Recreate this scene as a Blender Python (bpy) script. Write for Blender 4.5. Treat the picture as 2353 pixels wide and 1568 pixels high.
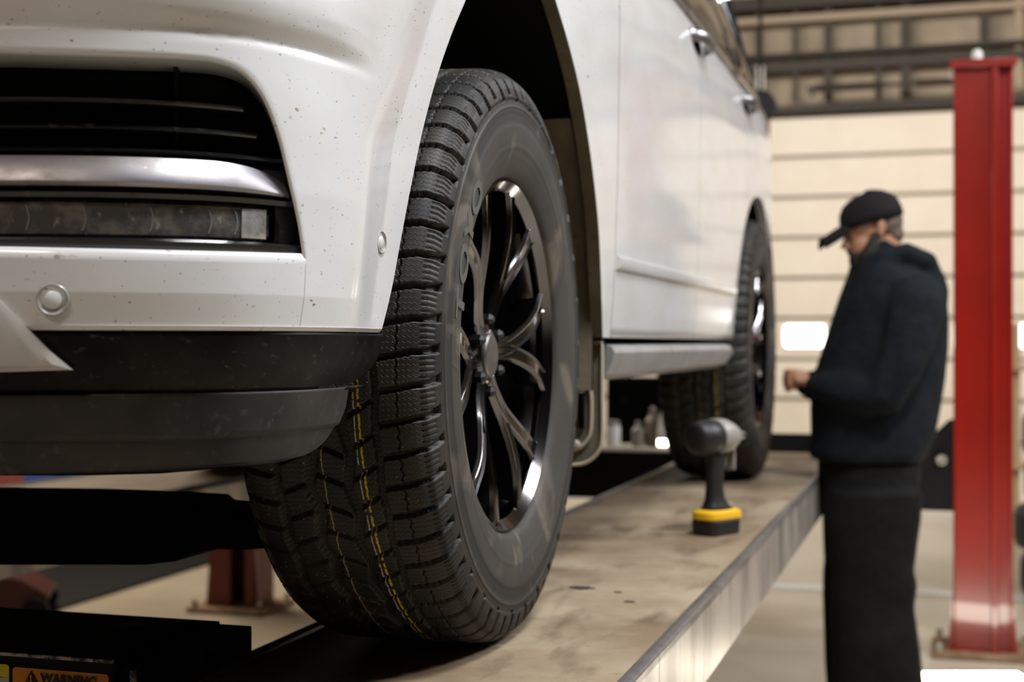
import bpy, bmesh, math, random
import numpy as np
from mathutils import Vector, Matrix, Euler
random.seed(7); rng = np.random.default_rng(7)
for o in list(bpy.data.objects): bpy.data.objects.remove(o)
scn = bpy.context.scene
COL = scn.collection
PI = math.pi
# ------------------------------------------------------------------ camera
W, H = 2353.0, 1568.0
F = 3268.0                      # focal length in pixels (50 mm)
TH = math.atan(988.5 / F)       # the lift runs away to the right of the view axis
CT, ST = math.cos(TH), math.sin(TH)
CAMZ = 1.28; VH = 788.0
ZR = 0.824                      # top of the runways
cam_d = bpy.data.cameras.new('camera'); cam = bpy.data.objects.new('camera', cam_d); COL.objects.link(cam)
cam.location = (0, 0, CAMZ)
cam.rotation_euler = (PI/2, 0, TH)
cam_d.sensor_width = 36.0; cam_d.lens = F / W * 36.0
cam_d.shift_y = (VH - H/2) / W
cam_d.clip_start = 0.05; cam_d.clip_end = 200
cam_d.dof.use_dof = True; cam_d.dof.focus_distance = 1.74; cam_d.dof.aperture_fstop = 4.2
scn.camera = cam
# ------------------------------------------------------------------ light
scn.view_settings.view_transform = 'Standard'; scn.view_settings.look = 'None'
scn.view_settings.gamma = 1; scn.view_settings.use_curve_mapping = False
scn.view_settings.exposure = 0.12
world = bpy.data.worlds.new('world'); scn.world = world; world.use_nodes = True
bg = world.node_tree.nodes['Background']
bg.inputs[0].default_value = (1.0, 0.93, 0.84, 1); bg.inputs[1].default_value = 0.1

def area_light(name, loc, target, sx, sy, power, color):
    d = bpy.data.lights.new(name, 'AREA'); d.shape = 'RECTANGLE'; d.size = sx; d.size_y = sy
    d.energy = power; d.color = color
    o = bpy.data.objects.new(name, d); COL.objects.link(o); o.location = loc
    o.rotation_euler = (Vector(target) - Vector(loc)).to_track_quat('-Z', 'Y').to_euler()
    return o
COOL = (0.93, 0.97, 1.0); WARM = (1.0, 0.86, 0.68)
area_light('bay_light', (1.1, 1.3, 5.3), (-0.3, 2.6, 1.0), 1.6, 0.7, 250, COOL)
area_light('bay_light', (3.3, 5.0, 4.6), (-0.4, 2.8, 0.8), 1.5, 0.5, 170, (0.97, 0.97, 1.0))
area_light('bay_lamp', (2.6, 2.6, 4.8), (-0.6, 3.0, 1.0), 0.16, 0.16, 34, COOL)
area_light('bay_lamp', (4.2, 6.8, 4.8), (-0.6, 4.0, 1.0), 0.2, 0.2, 50, COOL)
area_light('bay_light', (-1.5, -1.6, 4.4), (-1.2, 1.4, 1.2), 1.4, 0.5, 48, (1.0, 0.88, 0.78))  # front fill added to brighten the bumper, not a fixture of the bay
area_light('bay_light', (-1.0, 13.0, 5.4), (0.5, 17.0, 1.0), 6.0, 1.5, 430, (1.0, 0.94, 0.88))
area_light('bay_light', (6.5, 13.0, 5.4), (6.0, 17.5, 1.8), 5.0, 1.5, 230, (1.0, 0.90, 0.77))
area_light('bay_light', (-6.0, 7.5, 5.4), (-4.5, 8.0, 0), 4.0, 1.5, 300, (1.0, 0.86, 0.68))

# ------------------------------------------------------------------ pixel helpers (survey of the photo: a sight line met with a real plane)
def ray(u, v):
    x = (u - W/2) / F; z = -(v - VH) / F
    return Vector((x*CT - ST, x*ST + CT, z))
ORG = Vector((0, 0, CAMZ))
def hitX(u, v, X): r = ray(u, v); return ORG + r*(X / r.x)
def hitY(u, v, Y): r = ray(u, v); return ORG + r*(Y / r.y)
def hitZ(u, v, Z): r = ray(u, v); return ORG + r*((Z - CAMZ) / r.z)
def atD(u, v, D): return ORG + ray(u, v)*D

# ------------------------------------------------------------------ materials
def mat(name, color, rough=0.5, metal=0.0, coat=0.0, spec=0.5, bump=None, emit=None, noise=None, spots=None, trans=0.0, coat_rough=0.03):
    """noise=(scale,color2,lo,hi[,stretch]); spots=(scale,color,thr,soft); bump=(scale,strength,dist)"""
    m = bpy.data.materials.new(name); m.use_nodes = True
    nt = m.node_tree; N = nt.nodes; L = nt.links; p = N['Principled BSDF']
    p.inputs['Base Color'].default_value = (*color, 1); p.inputs['Roughness'].default_value = rough
    p.inputs['Metallic'].default_value = metal; p.inputs['Coat Weight'].default_value = coat
    p.inputs['Coat Roughness'].default_value = coat_rough
    p.inputs['Specular IOR Level'].default_value = spec
    p.inputs['Transmission Weight'].default_value = trans
    if emit: p.inputs['Emission Color'].default_value = (*emit[0], 1); p.inputs['Emission Strength'].default_value = emit[1]
    tc = N.new('ShaderNodeTexCoord'); col = None
    def nz(scale, stretch=(1, 1, 1), detail=6, rough_=0.6):
        mp = N.new('ShaderNodeMapping'); mp.inputs['Scale'].default_value = stretch
        L.new(tc.outputs['Object'], mp.inputs['Vector'])
        n = N.new('ShaderNodeTexNoise'); n.inputs['Scale'].default_value = scale; n.inputs['Detail'].default_value = detail
        n.inputs['Roughness'].default_value = rough_; L.new(mp.outputs[0], n.inputs['Vector']); return n
    def layer(col, n, c2, lo, hi, amount=1.0):
        mr = N.new('ShaderNodeMapRange'); mr.inputs[1].default_value = lo; mr.inputs[2].default_value = hi; mr.inputs[4].default_value = amount
        L.new(n.outputs[0], mr.inputs[0])
        mx = N.new('ShaderNodeMix'); mx.data_type = 'RGBA'
        L.new(mr.outputs[0], mx.inputs['Factor'])
        if col is None: mx.inputs['A'].default_value = (*color, 1)
        else: L.new(col, mx.inputs['A'])
        mx.inputs['B'].default_value = (*c2, 1)
        return mx.outputs['Result'], mr.outputs[0]
    if noise:
        for q in (noise if isinstance(noise, list) else [noise]):
            st = q[4] if len(q) > 4 else (1, 1, 1)
            am = q[5] if len(q) > 5 else 1.0
            col, fac = layer(col, nz(q[0], st), q[1], q[2], q[3], am)
            if len(q) > 6:   # roughness change with this layer
                rr = N.new('ShaderNodeMapRange'); rr.inputs[3].default_value = rough; rr.inputs[4].default_value = q[6]
                L.new(fac, rr.inputs[0]); L.new(rr.outputs[0], p.inputs['Roughness'])
    if col is not None: L.new(col, p.inputs['Base Color'])
    if bump:
        b = N.new('ShaderNodeBump'); b.inputs['Strength'].default_value = bump[1]; b.inputs['Distance'].default_value = bump[2]
        L.new(nz(bump[0]).outputs[0], b.inputs['Height']); L.new(b.outputs[0], p.inputs['Normal'])
    return m

def paint_material():
    m = bpy.data.materials.new('pearl_white_paint'); m.use_nodes = True
    nt = m.node_tree; N = nt.nodes; L = nt.links; p = N['Principled BSDF']
    p.inputs['Roughness'].default_value = 0.32; p.inputs['Coat Weight'].default_value = 0.8; p.inputs['Coat Roughness'].default_value = 0.10
    p.inputs['Specular IOR Level'].default_value = 0.5
    tc = N.new('ShaderNodeTexCoord'); base = (0.70, 0.695, 0.70, 1)
    sep = N.new('ShaderNodeSeparateXYZ'); L.new(tc.outputs['Object'], sep.inputs[0])
    front = N.new('ShaderNodeMapRange'); front.inputs[1].default_value = 1.42; front.inputs[2].default_value = 1.28   # road dirt on the nose
    L.new(sep.outputs['Y'], front.inputs[0])
    def n(scale, st, det=3, off=0):
        mp = N.new('ShaderNodeMapping'); mp.inputs['Scale'].default_value = st; mp.inputs['Location'].default_value = (off, off, off)
        L.new(tc.outputs['Object'], mp.inputs['Vector'])
        t = N.new('ShaderNodeTexNoise'); t.inputs['Scale'].default_value = scale; t.inputs['Detail'].default_value = det
        L.new(mp.outputs[0], t.inputs['Vector']); return t.outputs[0]
    def rng_(x, a, b, c=0, d=1):
        r = N.new('ShaderNodeMapRange'); r.inputs[1].default_value = a; r.inputs[2].default_value = b; r.inputs[3].default_value = c; r.inputs[4].default_value = d
        L.new(x, r.inputs[0]); return r.outputs[0]
    def mul(a, b):
        k = N.new('ShaderNodeMath'); k.operation = 'MULTIPLY'; L.new(a, k.inputs[0])
        if isinstance(b, float): k.inputs[1].default_value = b
        else: L.new(b, k.inputs[1])
        return k.outputs[0]
    def mix(col, c2, fac):
        x = N.new('ShaderNodeMix'); x.data_type = 'RGBA'; L.new(fac, x.inputs['Factor'])
        if isinstance(col, tuple): x.inputs['A'].default_value = col
        else: L.new(col, x.inputs['A'])
        x.inputs['B'].default_value = (*c2, 1); return x.outputs['Result']
    film = mul(rng_(n(5, (1, 1, 2.5), 6), 0.35, 0.75), 0.35)
    c = mix(base, (0.55, 0.47, 0.40), mul(film, front.outputs[0]))
    amt = rng_(front.outputs[0], 0, 1, 0.03, 1.0)
    sp1 = mul(mul(rng_(n(75, (1, 1, 2.4), 2), 0.685, 0.74), rng_(n(9, (1, 1, 1), 2, 5), 0.46, 0.60)), amt)
    sp2 = mul(mul(rng_(n(170, (1, 1, 2.0), 1, 9), 0.735, 0.77), 0.8), amt)
    c = mix(c, (0.24, 0.16, 0.095), sp1); c = mix(c, (0.05, 0.04, 0.03), sp2)
    L.new(c, p.inputs['Base Color'])
    return m

def tire_material(studs=True):
    m = bpy.data.materials.new('tread_rubber'); m.use_nodes = True
    nt = m.node_tree; N = nt.nodes; L = nt.links; p = N['Principled BSDF']
    p.inputs['Roughness'].default_value = 0.55; p.inputs['Specular IOR Level'].default_value = 0.32
    uv = N.new('ShaderNodeUVMap'); uv.uv_map = 'UVMap'
    sep = N.new('ShaderNodeSeparateXYZ'); L.new(uv.outputs[0], sep.inputs[0])
    tc = N.new('ShaderNodeTexCoord')
    def math_(op, a, b=None, c=None):
        k = N.new('ShaderNodeMath'); k.operation = op
        for i, x in enumerate((a, b, c)):
            if x is None: continue
            if isinstance(x, (int, float)): k.inputs[i].default_value = x
            else: L.new(x, k.inputs[i])
        return k.outputs[0]
    def rng_(x, a, b, c=0.0, d=1.0):
        r = N.new('ShaderNodeMapRange'); r.inputs[1].default_value = a; r.inputs[2].default_value = b; r.inputs[3].default_value = c; r.inputs[4].default_value = d
        L.new(x, r.inputs[0]); return r.outputs[0]
    def mix(col, c2, fac):
        x = N.new('ShaderNodeMix'); x.data_type = 'RGBA'; L.new(fac, x.inputs['Factor'])
        if isinstance(col, tuple): x.inputs['A'].default_value = col
        else: L.new(col, x.inputs['A'])
        x.inputs['B'].default_value = (*c2, 1); return x.outputs['Result']
    S, V = sep.outputs['X'], sep.outputs['Y']
    nz = N.new('ShaderNodeTexNoise'); nz.inputs['Scale'].default_value = 9; nz.inputs['Detail'].default_value = 8; L.new(tc.outputs['Object'], nz.inputs['Vector'])
    nw = N.new('ShaderNodeTexNoise'); nw.inputs['Scale'].default_value = 90; nw.inputs['Detail'].default_value = 1; L.new(uv.outputs[0], nw.inputs['Vector'])
    wob = math_('MULTIPLY', math_('SUBTRACT', nw.outputs[0], 0.5), 0.004)
    c = mix((0.010, 0.0095, 0.009, 1), (0.045, 0.036, 0.027), math_('MULTIPLY', rng_(nz.outputs[0], 0.35, 0.7), 0.8))
    side = rng_(S, 0.158, 0.172)
    n2 = N.new('ShaderNodeTexNoise'); n2.inputs['Scale'].default_value = 4.5; n2.inputs['Detail'].default_value = 7; L.new(tc.outputs['Object'], n2.inputs['Vector'])
    c = mix(c, (0.058, 0.051, 0.045), math_('MULTIPLY', rng_(n2.outputs[0], 0.2, 0.8, 0.35, 1.0), side))
    c = mix(c, (0.018, 0.017, 0.0165), math_('MULTIPLY', math_('MULTIPLY', rng_(S, 0.170, 0.173), rng_(S, 0.190, 0.193, 1.0, 0.0)), 0.8))
    # scuffs where the mould release and dust were wiped (curved streaks)
    n3 = N.new('ShaderNodeTexNoise'); n3.inputs['Scale'].default_value = 5; n3.inputs['Detail'].default_value = 3; n3.inputs['Distortion'].default_value = 2.2; L.new(tc.outputs['Object'], n3.inputs['Vector'])
    c = mix(c, (0.17, 0.135, 0.10), math_('MULTIPLY', math_('MULTIPLY', rng_(n3.outputs[0], 0.54, 0.66), side), 0.6))
    # coloured tread lines
    def line(s0, wdt):
        d = math_('ABSOLUTE', math_('SUBTRACT', math_('ADD', S, wob), s0)); return rng_(d, wdt*0.6, wdt, 1.0, 0.0)
    bn = rng_(nw.outputs[0], 0.40, 0.47)
    c = mix(c, (0.55, 0.42, 0.02), math_('MULTIPLY', line(0.0335, 0.0018), bn))
    c = mix(c, (0.40, 0.36, 0.33), math_('MULTIPLY', line(0.0285, 0.0013), bn) if False else math_('MULTIPLY', line(0.0270, 0.0013), bn))
    c = mix(c, (0.42, 0.33, 0.20), math_('MULTIPLY', line(-0.019, 0.0008), 0.8))
    # stud pins
    vo = N.new('ShaderNodeTexVoronoi'); vo.inputs['Scale'].default_value = 95; vo.inputs['Randomness'].default_value = 0.55; L.new(uv.outputs[0], vo.inputs['Vector'])
    pin = math_('MULTIPLY', rng_(vo.outputs['Distance'], 0.075, 0.11, 1, 0), rng_(math_('ABSOLUTE', S), 0.10, 0.11, 1, 0))
    c = mix(c, (0.30, 0.27, 0.23), math_('MULTIPLY', pin, 0.8))
    L.new(c, p.inputs['Base Color'])
    # sipes: thin wavy cuts across every block
    wv = math_('SINE', math_('ADD', math_('MULTIPLY', V, 2*PI*64*6/2.744), math_('MULTIPLY', math_('SINE', math_('MULTIPLY', S, 900.0)), 0.9)))
    sip = rng_(wv, 0.72, 0.95)
    msk = rng_(math_('ABSOLUTE', S), 0.118, 0.124, 1, 0)
    wr = math_('SINE', math_('MULTIPLY', n2.outputs[0], 60.0))
    hgt = math_('ADD', math_('MULTIPLY', math_('MULTIPLY', sip, msk), -1.0), math_('MULTIPLY', math_('MULTIPLY', pin, 1.0), 0.5))
    b = N.new('ShaderNodeBump'); b.inputs['Strength'].default_value = 0.9; b.inputs['Distance'].default_value = 0.0012
    L.new(hgt, b.inputs['Height']); L.new(b.outputs[0], p.inputs['Normal'])
    L.new(rng_(side, 0, 1, 0.55, 0.62), p.inputs['Roughness'])
    return m

M = {}
M['paint'] = paint_material()
M['black_gloss'] = mat('gloss_black_plastic', (0.005, 0.005, 0.0055), 0.25, coat=0.3, noise=[(60, (0.06, 0.052, 0.045), 0.6, 0.8)])
M['black_deep'] = mat('black_plastic_grille', (0.002, 0.002, 0.002), 0.5, spec=0.2, noise=[(60, (0.05, 0.04, 0.03), 0.70, 0.8)])
M['trim'] = mat('textured_black_trim', (0.004, 0.004, 0.0045), 0.45, spec=0.12, noise=[(9, (0.022, 0.019, 0.016), 0.45, 0.75), (70, (0.06, 0.05, 0.04), 0.60, 0.75, (1, 1, 2)), (150, (0.30, 0.25, 0.2), 0.70, 0.78)], bump=(300, 0.15, 0.001))
M['valance'] = mat('grey_black_valance_plastic', (0.016, 0.016, 0.017), 0.55, spec=0.28, noise=[(6, (0.055, 0.046, 0.038), 0.40, 0.75), (45, (0.075, 0.065, 0.055), 0.58, 0.75), (120, (0.34, 0.28, 0.2), 0.70, 0.78)], bump=(300, 0.15, 0.001))
M['chrome'] = mat('dull_chrome', (0.31, 0.295, 0.32), 0.34, metal=1.0, noise=[(12, (0.17, 0.15, 0.135), 0.36, 0.68, (1, 1, 2), 1.0, 0.5), (140, (0.7, 0.62, 0.5), 0.68, 0.78)])
M['dark_chrome'] = mat('smoked_chrome', (0.16, 0.155, 0.16), 0.15, metal=1.0, coat=0.3)
M['dark_nut'] = mat('dark_nut', (0.05, 0.05, 0.05), 0.35, metal=1.0)
M['sensor'] = mat('sensor_bezel', (0.33, 0.31, 0.29), 0.35, coat=0.4)
M['rim_lip'] = mat('bright_rim_edge', (0.30, 0.29, 0.28), 0.2, metal=1.0)
M['barrel'] = mat('dark_rim_barrel', (0.05, 0.05, 0.05), 0.4, metal=0.8)
M['silver'] = mat('silver_plastic', (0.50, 0.47, 0.44), 0.38, coat=0.3, noise=[(30, (0.35, 0.3, 0.25), 0.55, 0.8)])
M['lens'] = mat('dirty_lamp_lens', (0.09, 0.086, 0.084), 0.14, metal=0.2, coat=0.8, noise=[(26, (0.26, 0.235, 0.20), 0.46, 0.68), (90, (0.42, 0.38, 0.32), 0.60, 0.72, (1, 1, .6))])
M['lens_line'] = mat('lamp_fin', (0.42, 0.41, 0.40), 0.2, metal=0.6)
M['lens_clear'] = mat('lamp_reflector', (0.62, 0.61, 0.60), 0.22, metal=0.6, coat=1.0, noise=[(60, (0.35, 0.33, 0.3), 0.45, 0.65)])
M['tread'] = tire_material()
M['rubber'] = mat('plain_rubber', (0.022, 0.021, 0.020), 0.6, noise=[(8, (0.06, 0.055, 0.05), 0.4, 0.8)])
M['letter'] = mat('pale_raised_rubber', (0.085, 0.08, 0.076), 0.6, noise=[(20, (0.08, 0.075, 0.07), 0.45, 0.7)])
M['liner'] = mat('dusty_wheel_liner', (0.13, 0.10, 0.065), 0.9, noise=[(12, (0.19, 0.15, 0.10), 0.4, 0.75), (40, (0.03, 0.025, 0.02), 0.62, 0.75)], bump=(60, 0.3, 0.004))
M['flap'] = mat('muddy_flap', (0.15, 0.125, 0.085), 0.85, noise=[(14, (0.08, 0.065, 0.045), 0.4, 0.75)], bump=(80, 0.3, 0.003))
M['flap_edge'] = mat('pale_dusty_rim', (0.42, 0.36, 0.27), 0.8)
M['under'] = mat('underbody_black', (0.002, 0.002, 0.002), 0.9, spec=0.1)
M['glass'] = mat('tinted_glass', (0.02, 0.022, 0.022), 0.05, coat=1.0)
M['rocker'] = mat('silver_rocker', (0.42, 0.42, 0.43), 0.36, metal=0.4, noise=[(10, (0.30, 0.27, 0.25), 0.45, 0.8)])
M['deck'] = mat('worn_runway_steel', (0.23, 0.16, 0.10), 0.45, noise=[(2.6, (0.40, 0.315, 0.215), 0.38, 0.62), (11, (0.11, 0.07, 0.04), 0.52, 0.70, (1.0, 0.35, 1), 0.8), (55, (0.07, 0.05, 0.035), 0.66, 0.74, (1, 1.6, 1), 0.8)], bump=(70, 0.25, 0.002))
M['rail'] = mat('scuffed_steel_edge', (0.30, 0.285, 0.28), 0.33, metal=0.7, noise=[(14, (0.16, 0.14, 0.13), 0.45, 0.75)])
M['side'] = mat('galvanised_side', (0.62, 0.56, 0.49), 0.34, metal=0.55, noise=[(7, (0.33, 0.29, 0.25), 0.42, 0.62, (1, 1.0, 0.3)), (30, (0.2, 0.17, 0.14), 0.6, 0.72, (1, 1, .2))])
M['maroon'] = mat('dull_maroon_paint', (0.07, 0.006, 0.004), 0.5)
M['old_red'] = mat('worn_brownish_red_paint', (0.17, 0.035, 0.018), 0.5)  # darker, browner red for the left posts
M['red'] = mat('red_post_paint', (0.27, 0.009, 0.004), 0.26, coat=0.6, noise=[(3, (0.20, 0.007, 0.003), 0.4, 0.8)])
M['rust'] = mat('rusty_base', (0.20, 0.11, 0.055), 0.6, noise=[(10, (0.36, 0.25, 0.14), 0.45, 0.7)])
M['black_metal'] = mat('greasy_black_metal', (0.003, 0.003, 0.003), 0.6, spec=0.2, noise=[(30, (0.04, 0.022, 0.012), 0.68, 0.78)])
M['worn_edge'] = mat('worn_metal_edge', (0.55, 0.49, 0.38), 0.5, metal=0.3, noise=[(60, (0.05, 0.045, 0.04), 0.45, 0.6)])
M['floor'] = mat('concrete_floor', (0.50, 0.43, 0.33), 0.38, noise=[(0.9, (0.38, 0.32, 0.24), 0.4, 0.7), (4, (0.27, 0.22, 0.15), 0.58, 0.78, (1, 0.3, 1), 0.7)])
M['stripe'] = mat('pale_floor_stripe', (0.62, 0.62, 0.58), 0.5)
M['door'] = mat('cream_door_panel', (0.72, 0.655, 0.56), 0.6, noise=[(1.4, (0.66, 0.59, 0.49), 0.4, 0.7)])
M['joint'] = mat('door_joint_shadow_strip', (0.36, 0.31, 0.235), 0.8)  # darker tan backing strip showing in the gaps between door sections
M['upwall'] = mat('tan_insulated_wall', (0.40, 0.33, 0.24), 0.8, noise=[(0.9, (0.27, 0.21, 0.15), 0.4, 0.65)])
M['shell'] = mat('dim_brown_cladding', (0.11, 0.09, 0.07), 0.8)
M['beam'] = mat('dark_roof_beam', (0.035, 0.027, 0.020), 0.7)
M['beam_pale'] = mat('tan_roof_beam', (0.33, 0.26, 0.18), 0.7)
M['daylight'] = mat('daylit_pane', (1, 1, 1), 0.4, emit=((1.0, 0.98, 0.95), 3.0))
M['led'] = mat('led_panel', (1, 1, 1), 0.4, emit=((1.0, 0.90, 0.74), 14.0))  # emissive white for the glowing box and floor panel added as bright spots
M['black_cloth'] = mat('black_hoodie_fleece', (0.0065, 0.0083, 0.0108), 0.9, noise=[(18, (0.011, 0.0135, 0.017), 0.4, 0.7)], bump=(14, 0.6, 0.02), spec=0.15)
M['denim'] = mat('black_work_trousers', (0.004, 0.0034, 0.0033), 0.85, noise=[(6, (0.008, 0.007, 0.0065), 0.5, 0.7)], bump=(6, 0.5, 0.04), spec=0.2)
M['skin'] = mat('skin', (0.47, 0.235, 0.14), 0.5, noise=[(20, (0.38, 0.17, 0.10), 0.45, 0.8)])
M['hair'] = mat('dark_brown_hair', (0.016, 0.009, 0.006), 0.7, bump=(200, 0.5, 0.004))
M['shaved'] = mat('short_cropped_hair', (0.11, 0.075, 0.052), 0.7, bump=(200, 0.4, 0.003))
M['cap'] = mat('black_cap_cloth', (0.007, 0.0055, 0.006), 0.85, spec=0.2)
M['yellow'] = mat('yellow_tool_plastic', (0.80, 0.44, 0.015), 0.4)
M['tool_grey'] = mat('grey_tool_casing', (0.27, 0.24, 0.21), 0.45)
M['tool_black'] = mat('black_tool_grip', (0.008, 0.007, 0.007), 0.5)
M['orange'] = mat('orange_label', (0.95, 0.32, 0.008), 0.45, noise=[(30, (0.85, 0.25, 0.01), 0.4, 0.7)])
M['yellow_label'] = mat('yellow_label', (0.95, 0.75, 0.01), 0.45)
M['white_label'] = mat('white_label', (0.68, 0.63, 0.50), 0.5)
M['ink'] = mat('black_ink', (0.01, 0.008, 0.006), 0.5)
M['blue'] = mat('blue_plastic', (0.03, 0.08, 0.30), 0.5)
M['white_plastic'] = mat('white_plastic', (0.75, 0.74, 0.70), 0.4)
M['grey_plastic'] = mat('cloudy_grey_plastic', (0.30, 0.27, 0.23), 0.35)
M['wood'] = mat('tan_timber', (0.52, 0.36, 0.20), 0.6)

# ------------------------------------------------------------------ object helpers
def empty(name, loc=(0, 0, 0), rz=0.0, label=None, cat=None, group=None, kind=None, parent=None):
    o = bpy.data.objects.new(name, None); COL.objects.link(o); o.location = loc; o.rotation_euler = (0, 0, rz)
    o.empty_display_size = 0.1
    if parent: o.parent = parent
    return tag(o, label, cat, group, kind)
def tag(o, label=None, cat=None, group=None, kind=None):
    if label: o['label'] = label
    if cat: o['category'] = cat
    if group: o['group'] = group
    if kind: o['kind'] = kind
    return o
class MB:
    def __init__(s): s.v = []; s.f = []; s.mi = []
    def add(s, vs, fs, mi=0):
        n = len(s.v); s.v += [tuple(p) for p in vs]; s.f += [tuple(i+n for i in f) for f in fs]; s.mi += [mi]*len(fs); return s
    def box(s, c, d, rot=None, mi=0, taper=1.0):
        hx, hy, hz = d[0]/2, d[1]/2, d[2]/2
        vs = [Vector((x*hx*(taper if z > 0 else 1), y*hy*(taper if z > 0 else 1), z*hz)) for z in (-1, 1) for y in (-1, 1) for x in (-1, 1)]
        if rot is not None: vs = [rot @ p for p in vs]
        vs = [p + Vector(c) for p in vs]
        return s.add(vs, [(0, 2, 3, 1), (4, 5, 7, 6), (0, 1, 5, 4), (2, 6, 7, 3), (0, 4, 6, 2), (1, 3, 7, 5)], mi)
    def loft(s, rings, cap=True, close=True, mi=0, loop=False):
        n = len(rings[0]); vs = [p for r in rings for p in r]; fs = []
        R = len(rings)
        for i in range(R if loop else R-1):
            j = (i+1) % R
            for k in range(n if close else n-1):
                k2 = (k+1) % n; fs.append((i*n+k, i*n+k2, j*n+k2, j*n+k))
        if cap and close and not loop: fs += [tuple(range(n))[::-1], tuple((R-1)*n+k for k in range(n))]
        return s.add(vs, fs, mi)
    def tube(s, pts, rad, n=12, cap=True, mi=0):
        pts = [Vector(p) for p in pts]; rings = []
        rr = rad if isinstance(rad, (list, tuple)) else [rad]*len(pts)
        up = None
        for i, p in enumerate(pts):
            d = (pts[min(i+1, len(pts)-1)] - pts[max(i-1, 0)]).normalized()
            if up is None: up = Vector((0, 0, 1)) if abs(d.z) < 0.9 else Vector((1, 0, 0))
            a = d.cross(up).normalized(); b = a.cross(d).normalized(); up = b
            r = rr[i]; ra, rb = (r if isinstance(r, tuple) else (r, r))
            rings.append([p + a*math.cos(2*PI*k/n)*ra + b*math.sin(2*PI*k/n)*rb for k in range(n)])
        return s.loft(rings, cap, mi=mi)
    def lathe(s, prof, c=(0, 0, 0), axis='Z', n=32, mi=0, cap=True):
        rings = []
        for (r, h) in prof:
            ring = []
            for k in range(n):
                a = 2*PI*k/n; x, y = r*math.cos(a), r*math.sin(a)
                if axis == 'Z': p = (x, y, h)
                elif axis == 'X': p = (h, x, y)
                else: p = (x, h, y)
                ring.append((p[0]+c[0], p[1]+c[1], p[2]+c[2]))
            rings.append(ring)
        return s.loft(rings, cap, mi=mi)
    def ball(s, c, r, n=16, m=10, rot=None, mi=0):
        r = (r, r, r) if isinstance(r, (int, float)) else r; rings = []
        for i in range(m+1):
            t = PI*(i+0.02)/(m+0.04); ring = []
            for k in range(n):
                p = Vector((r[0]*math.sin(t)*math.cos(2*PI*k/n), r[1]*math.sin(t)*math.sin(2*PI*k/n), r[2]*math.cos(t)))
                if rot is not None: p = rot @ p
                ring.append(p + Vector(c))
            rings.append(ring)
        return s.loft(rings, True, mi=mi)
    def prism(s, poly, off, mi=0):
        poly = [Vector(p) for p in poly]; off = Vector(off)
        return s.loft([poly, [p + off for p in poly]], True, mi=mi)
    def build(s, name, m, parent=None, smooth=False, bevel=0, solid=0, remesh=0, soften=0, loc=None, auto=0, weld=False):
        me = bpy.data.meshes.new(name); me.from_pydata(s.v, [], s.f)
        ms = m if isinstance(m, (list, tuple)) else [m]
        for x in ms: me.materials.append(x)
        if len(ms) > 1: me.polygons.foreach_set('material_index', s.mi)
        bm = bmesh.new(); bm.from_mesh(me)
        if weld: bmesh.ops.remove_doubles(bm, verts=bm.verts, dist=1e-5)
        bmesh.ops.recalc_face_normals(bm, faces=bm.faces); bm.to_mesh(me); bm.free()
        o = bpy.data.objects.new(name, me); COL.objects.link(o)
        if loc: o.location = loc
        if parent: o.parent = parent
        if solid:
            k = o.modifiers.new('solid', 'SOLIDIFY'); k.thickness = abs(solid); k.offset = -1 if solid > 0 else 1
        if remesh:
            k = o.modifiers.new('remesh', 'REMESH'); k.mode = 'VOXEL'; k.voxel_size = remesh; k.use_smooth_shade = True
            if soften:
                k = o.modifiers.new('smooth', 'SMOOTH'); k.factor = 0.5; k.iterations = soften
        if bevel:
            k = o.modifiers.new('bevel', 'BEVEL'); k.width = bevel; k.segments = 3; k.limit_method = 'ANGLE'; k.angle_limit = 0.6
        if smooth or remesh: me.polygons.foreach_set('use_smooth', [True]*len(me.polygons))
        elif auto or bevel:
            me.polygons.foreach_set('use_smooth', [True]*len(me.polygons))
            me.set_sharp_from_angle(angle=auto or 0.6)
        me.update()
        return o
def grid_mesh(name, P, m, parent=None, smooth=True, closed_u=False, closed_v=False, uv=None, solid=0, flip=False):
    """P: (nu, nv, 3) array"""
    nu, nv = P.shape[:2]
    me = bpy.data.meshes.new(name)
    iu = np.arange(nu if closed_u else nu-1); iv = np.arange(nv if closed_v else nv-1)
    A, B = np.meshgrid(iu, iv, indexing='ij'); A2 = (A+1) % nu; B2 = (B+1) % nv
    q = np.stack([A*nv+B, A2*nv+B, A2*nv+B2, A*nv+B2], -1).reshape(-1, 4)
    if flip: q = q[:, ::-1]
    nf = len(q)
    me.vertices.add(nu*nv); me.vertices.foreach_set('co', P.reshape(-1).astype(np.float32))
    me.loops.add(nf*4); me.loops.foreach_set('vertex_index', q.reshape(-1).astype(np.int32))
    me.polygons.add(nf); me.polygons.foreach_set('loop_start', (np.arange(nf)*4).astype(np.int32))
    try: me.polygons.foreach_set('loop_total', np.full(nf, 4, dtype=np.int32))
    except Exception: pass
    me.polygons.foreach_set('use_smooth', np.full(nf, smooth))
    if uv is not None:
        L = me.uv_layers.new(name='UVMap')
        U = uv.reshape(-1, 2)[q.reshape(-1)].copy().reshape(-1, 4, 2)
        big = (U[:, :, 1].max(1) - U[:, :, 1].min(1)) > 1.0
        fix = U[big]; fix[:, :, 1] = np.where(fix[:, :, 1] < 1.0, fix[:, :, 1] + 2.744, fix[:, :, 1]); U[big] = fix
        L.data.foreach_set('uv', U.reshape(-1).astype(np.float32))
    me.materials.append(m); me.update(calc_edges=True); me.validate()
    o = bpy.data.objects.new(name, me); COL.objects.link(o)
    if parent: o.parent = parent
    if solid:
        k = o.modifiers.new('solid', 'SOLIDIFY'); k.thickness = abs(solid); k.offset = -1 if solid > 0 else 1
    return o
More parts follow.
